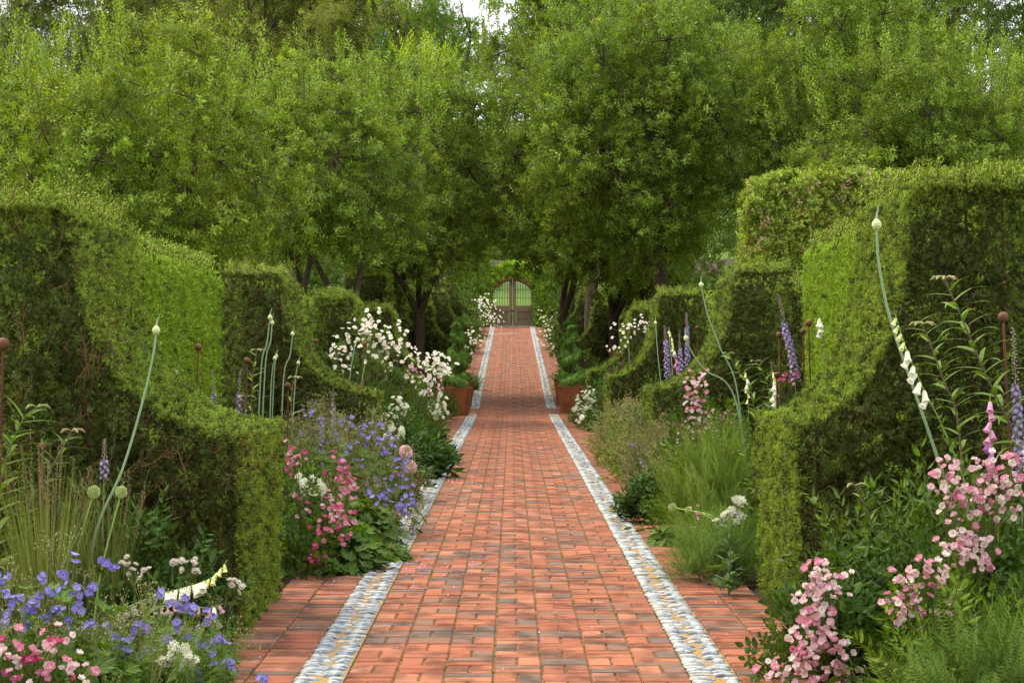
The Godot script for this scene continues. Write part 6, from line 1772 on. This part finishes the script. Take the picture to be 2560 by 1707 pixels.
	mound("green foliage behind the sweep of the ball stake hedge", "herb", "plant", 1.800, 23.60, 0.95, 0.50, S.herb_dark, 240, {"scale": 1.2})
	rose("white rose with dark red young leaves near the right planter", 2.000, 33.50, 1.55, 0.60, S.white, 330, [Vector3(0.111, 1.928, 0.200), Vector3(0.207, 1.957, 0.200), Vector3(0.296, 1.905, 0.200), Vector3(0.037, 1.854, 0.200), Vector3(0.148, 1.831, 0.200), Vector3(-0.222, 1.854, 0.200), Vector3(-0.163, 1.794, 0.200), Vector3(0.259, 1.794, 0.200), Vector3(-0.074, 1.735, 0.200), Vector3(0.370, 1.868, 0.200), Vector3(-0.370, 1.499, 0.200), Vector3(-0.259, 1.572, 0.200)], 5, {"spread": 0.1, "leaf_size": 1.3})
	mound("red young rose leaves beside the white flowers", "rose_shoots", "rose", 1.750, 33.00, 1.60, 0.30, S.rose_leaf_red, 60, {"scale": 1.2, "inner": 0.8})
	mound("leafy green shrub overhanging the right planter", "shrub", "shrub", 1.880, 36.00, 1.20, 0.50, S.broad, 240, {"scale": 0.8, "erect": 0.1})
	mound("dense rose foliage between the far hedges", "shrub", "shrub", 1.950, 35.00, 1.10, 0.60, S.rose_leaf, 320, {"scale": 1.3})
	umbels("pale pink and white valerian by the right planter", "valerian", "flower", 1.660, 35.50, 0.68, 0.36, S.umbel, [Vector3(-0.402, 0.674, 0.216), Vector3(-0.308, 0.596, 0.216), Vector3(-0.480, 0.518, 0.216), Vector3(-0.245, 0.518, 0.216), Vector3(-0.362, 0.439, 0.216), Vector3(-0.441, 0.361, 0.216), Vector3(-0.206, 0.400, 0.216), Vector3(-0.558, 0.400, 0.216), Vector3(-0.284, 0.714, 0.216)], 6, S.herb, 160, 1.10, {"spread": 0.1})
	rose("large white blooms low by the right planter", 1.520, 35.00, 0.45, 0.20, [S.white[1]], 50, [Vector3(-0.315, 0.297, 0.120), Vector3(-0.253, 0.273, 0.120), Vector3(-0.354, 0.219, 0.120)], 2, {"spread": 0.05, "size": 1.5})
	seed_heads(mound("lavender spilling on the bricks by the right planter", "lavender", "lavender", 1.460, 37.00, 0.32, 0.26, S.herb, 110, {"tint": Color(0.9, 0.9, 1.3)}), 24, 0.26, 0.32, 1, 1.00)
	allium_bud("slender allium bud before the far light green hedge", [Vector3(2.073, 0.000, -34.500), Vector3(2.042, 1.268, -34.500), Vector3(2.019, 1.574, -34.500)], 1.30, "")
	mound("leafy plant at the corner beyond the right planter", "plant", "plant", 1.900, 41.30, 0.80, 0.50, S.herb_dark, 200, {"scale": 1.3})

func make_upper_beds() -> void:
	rose("big white rambling rose against the wall beside the gate", -2.000, 84.50, 2.20, 0.75, [S.white[0], S.white[1]], 420, [Vector3(0.926, 1.316, 0.300), Vector3(1.075, 1.129, 0.300), Vector3(0.776, 1.035, 0.300), Vector3(1.019, 0.848, 0.300), Vector3(1.206, 0.755, 0.300), Vector3(0.888, 0.661, 0.300), Vector3(1.113, 0.474, 0.300), Vector3(1.300, 0.381, 0.300), Vector3(0.552, 1.129, 0.300), Vector3(0.645, 1.316, 0.300), Vector3(0.458, 0.848, 0.300), Vector3(0.963, 0.287, 0.300), Vector3(1.150, 0.194, 0.300), Vector3(1.337, 0.568, 0.300), Vector3(0.701, 0.474, 0.300), Vector3(1.262, 0.942, 0.300)], 7, {"spread": .22, "leaf_size": 1.3, "size": 1.7})
	rose("white-flowered bush on the slope beside the straight-trunked tree", -1.750, 60.00, 1.00, 0.50, [S.white[0], S.white[1]], 300, [Vector3(0.450, 1.025, 0.300), Vector3(0.583, 0.958, 0.300), Vector3(0.715, 0.892, 0.300), Vector3(0.317, 0.826, 0.300), Vector3(0.781, 0.760, 0.300), Vector3(0.516, 0.760, 0.300), Vector3(0.649, 1.051, 0.300)], 6, {"spread": .18, "leaf_size": 1.2, "size": 1.4})
	rose("white and pink flowers at the slope's edge below the white bush", -1.700, 54.00, 0.75, 0.40, [S.white[2], S.pink[0]], 240, [Vector3(0.468, 0.962, 0.300), Vector3(0.588, 0.843, 0.300), Vector3(0.385, 0.783, 0.300), Vector3(0.647, 0.724, 0.300), Vector3(0.504, 0.604, 0.300)], 3, {"spread": .15, "leaf_size": 1.1, "size": 1.1})
	rose("magenta flowers on the slope before the rambling rose", -1.600, 72.00, 0.70, 0.35, [S.pink[2]], 120, [Vector3(0.283, 0.514, 0.300), Vector3(0.522, 0.626, 0.300), Vector3(0.681, 0.562, 0.300)], 4, {"spread": .12, "leaf_size": 1.1, "size": 1.4})
	rose("tall mixed shrub with white flowers beside the gate creeper", 1.950, 80.00, 2.20, 0.75, [S.white[0], S.white[1]], 420, [Vector3(-0.844, 0.926, 0.300), Vector3(-0.667, 0.749, 0.300), Vector3(-0.455, 0.838, 0.300), Vector3(-0.755, 0.484, 0.300), Vector3(-0.578, 0.395, 0.300), Vector3(-0.348, 0.572, 0.300), Vector3(-0.224, 0.749, 0.300), Vector3(-0.844, 0.306, 0.300)], 5, {"spread": .25, "leaf_size": 1.3, "size": 1.3})
	rose("white-flowered bush on the slope beside the forked trunk", 1.750, 66.00, 1.10, 0.50, [S.white[0], S.white[1]], 260, [Vector3(-0.624, 0.803, 0.300), Vector3(-0.522, 0.657, 0.300), Vector3(-0.697, 0.584, 0.300), Vector3(-0.478, 0.438, 0.300), Vector3(-0.580, 0.949, 0.300)], 6, {"spread": .18, "leaf_size": 1.2, "size": 1.4})
	rose("lilac flowers at the slope's edge below the white bush", 1.700, 57.00, 0.70, 0.40, [S.violet[0], S.pink[1]], 200, [Vector3(-0.606, 0.606, 0.300), Vector3(-0.480, 0.480, 0.300), Vector3(-0.568, 0.354, 0.300)], 3, {"spread": .14, "leaf_size": 1.1, "size": 1.2})
	mound("low green plants just above the side path on the straight trunk's side", "border_plants", "plant", -1.850, 50.00, 0.80, 0.60, S.herb, 200, {"scale": 1.6})
	mound("low green plants just above the side path on the forked trunk's side", "border_plants", "plant", 1.850, 51.00, 0.80, 0.60, S.herb, 200, {"scale": 1.6})
	mound("mid-height green plants between the hedges on the straight trunk's side", "border_plants", "plant", -1.900, 68.50, 0.80, 0.60, S.herb, 200, {"scale": 1.6})
	mound("mid-height green plants between the hedges on the forked trunk's side", "border_plants", "plant", 1.900, 70.00, 0.80, 0.60, S.herb, 200, {"scale": 1.6})
	mound("upper green plants near the top on the straight trunk's side", "border_plants", "plant", -1.800, 78.00, 0.80, 0.60, S.herb, 200, {"scale": 1.6})
	mound("upper green plants near the top on the forked trunk's side", "border_plants", "plant", 1.900, 76.50, 0.80, 0.60, S.herb, 200, {"scale": 1.6})
	grass_clump("strappy clump at the edge of the slope by the spiral topiary", -0.988, 51.50, 0.60, 60, 0.80, Color(0.09, 0.16, 0.04), 0, 0.0300)
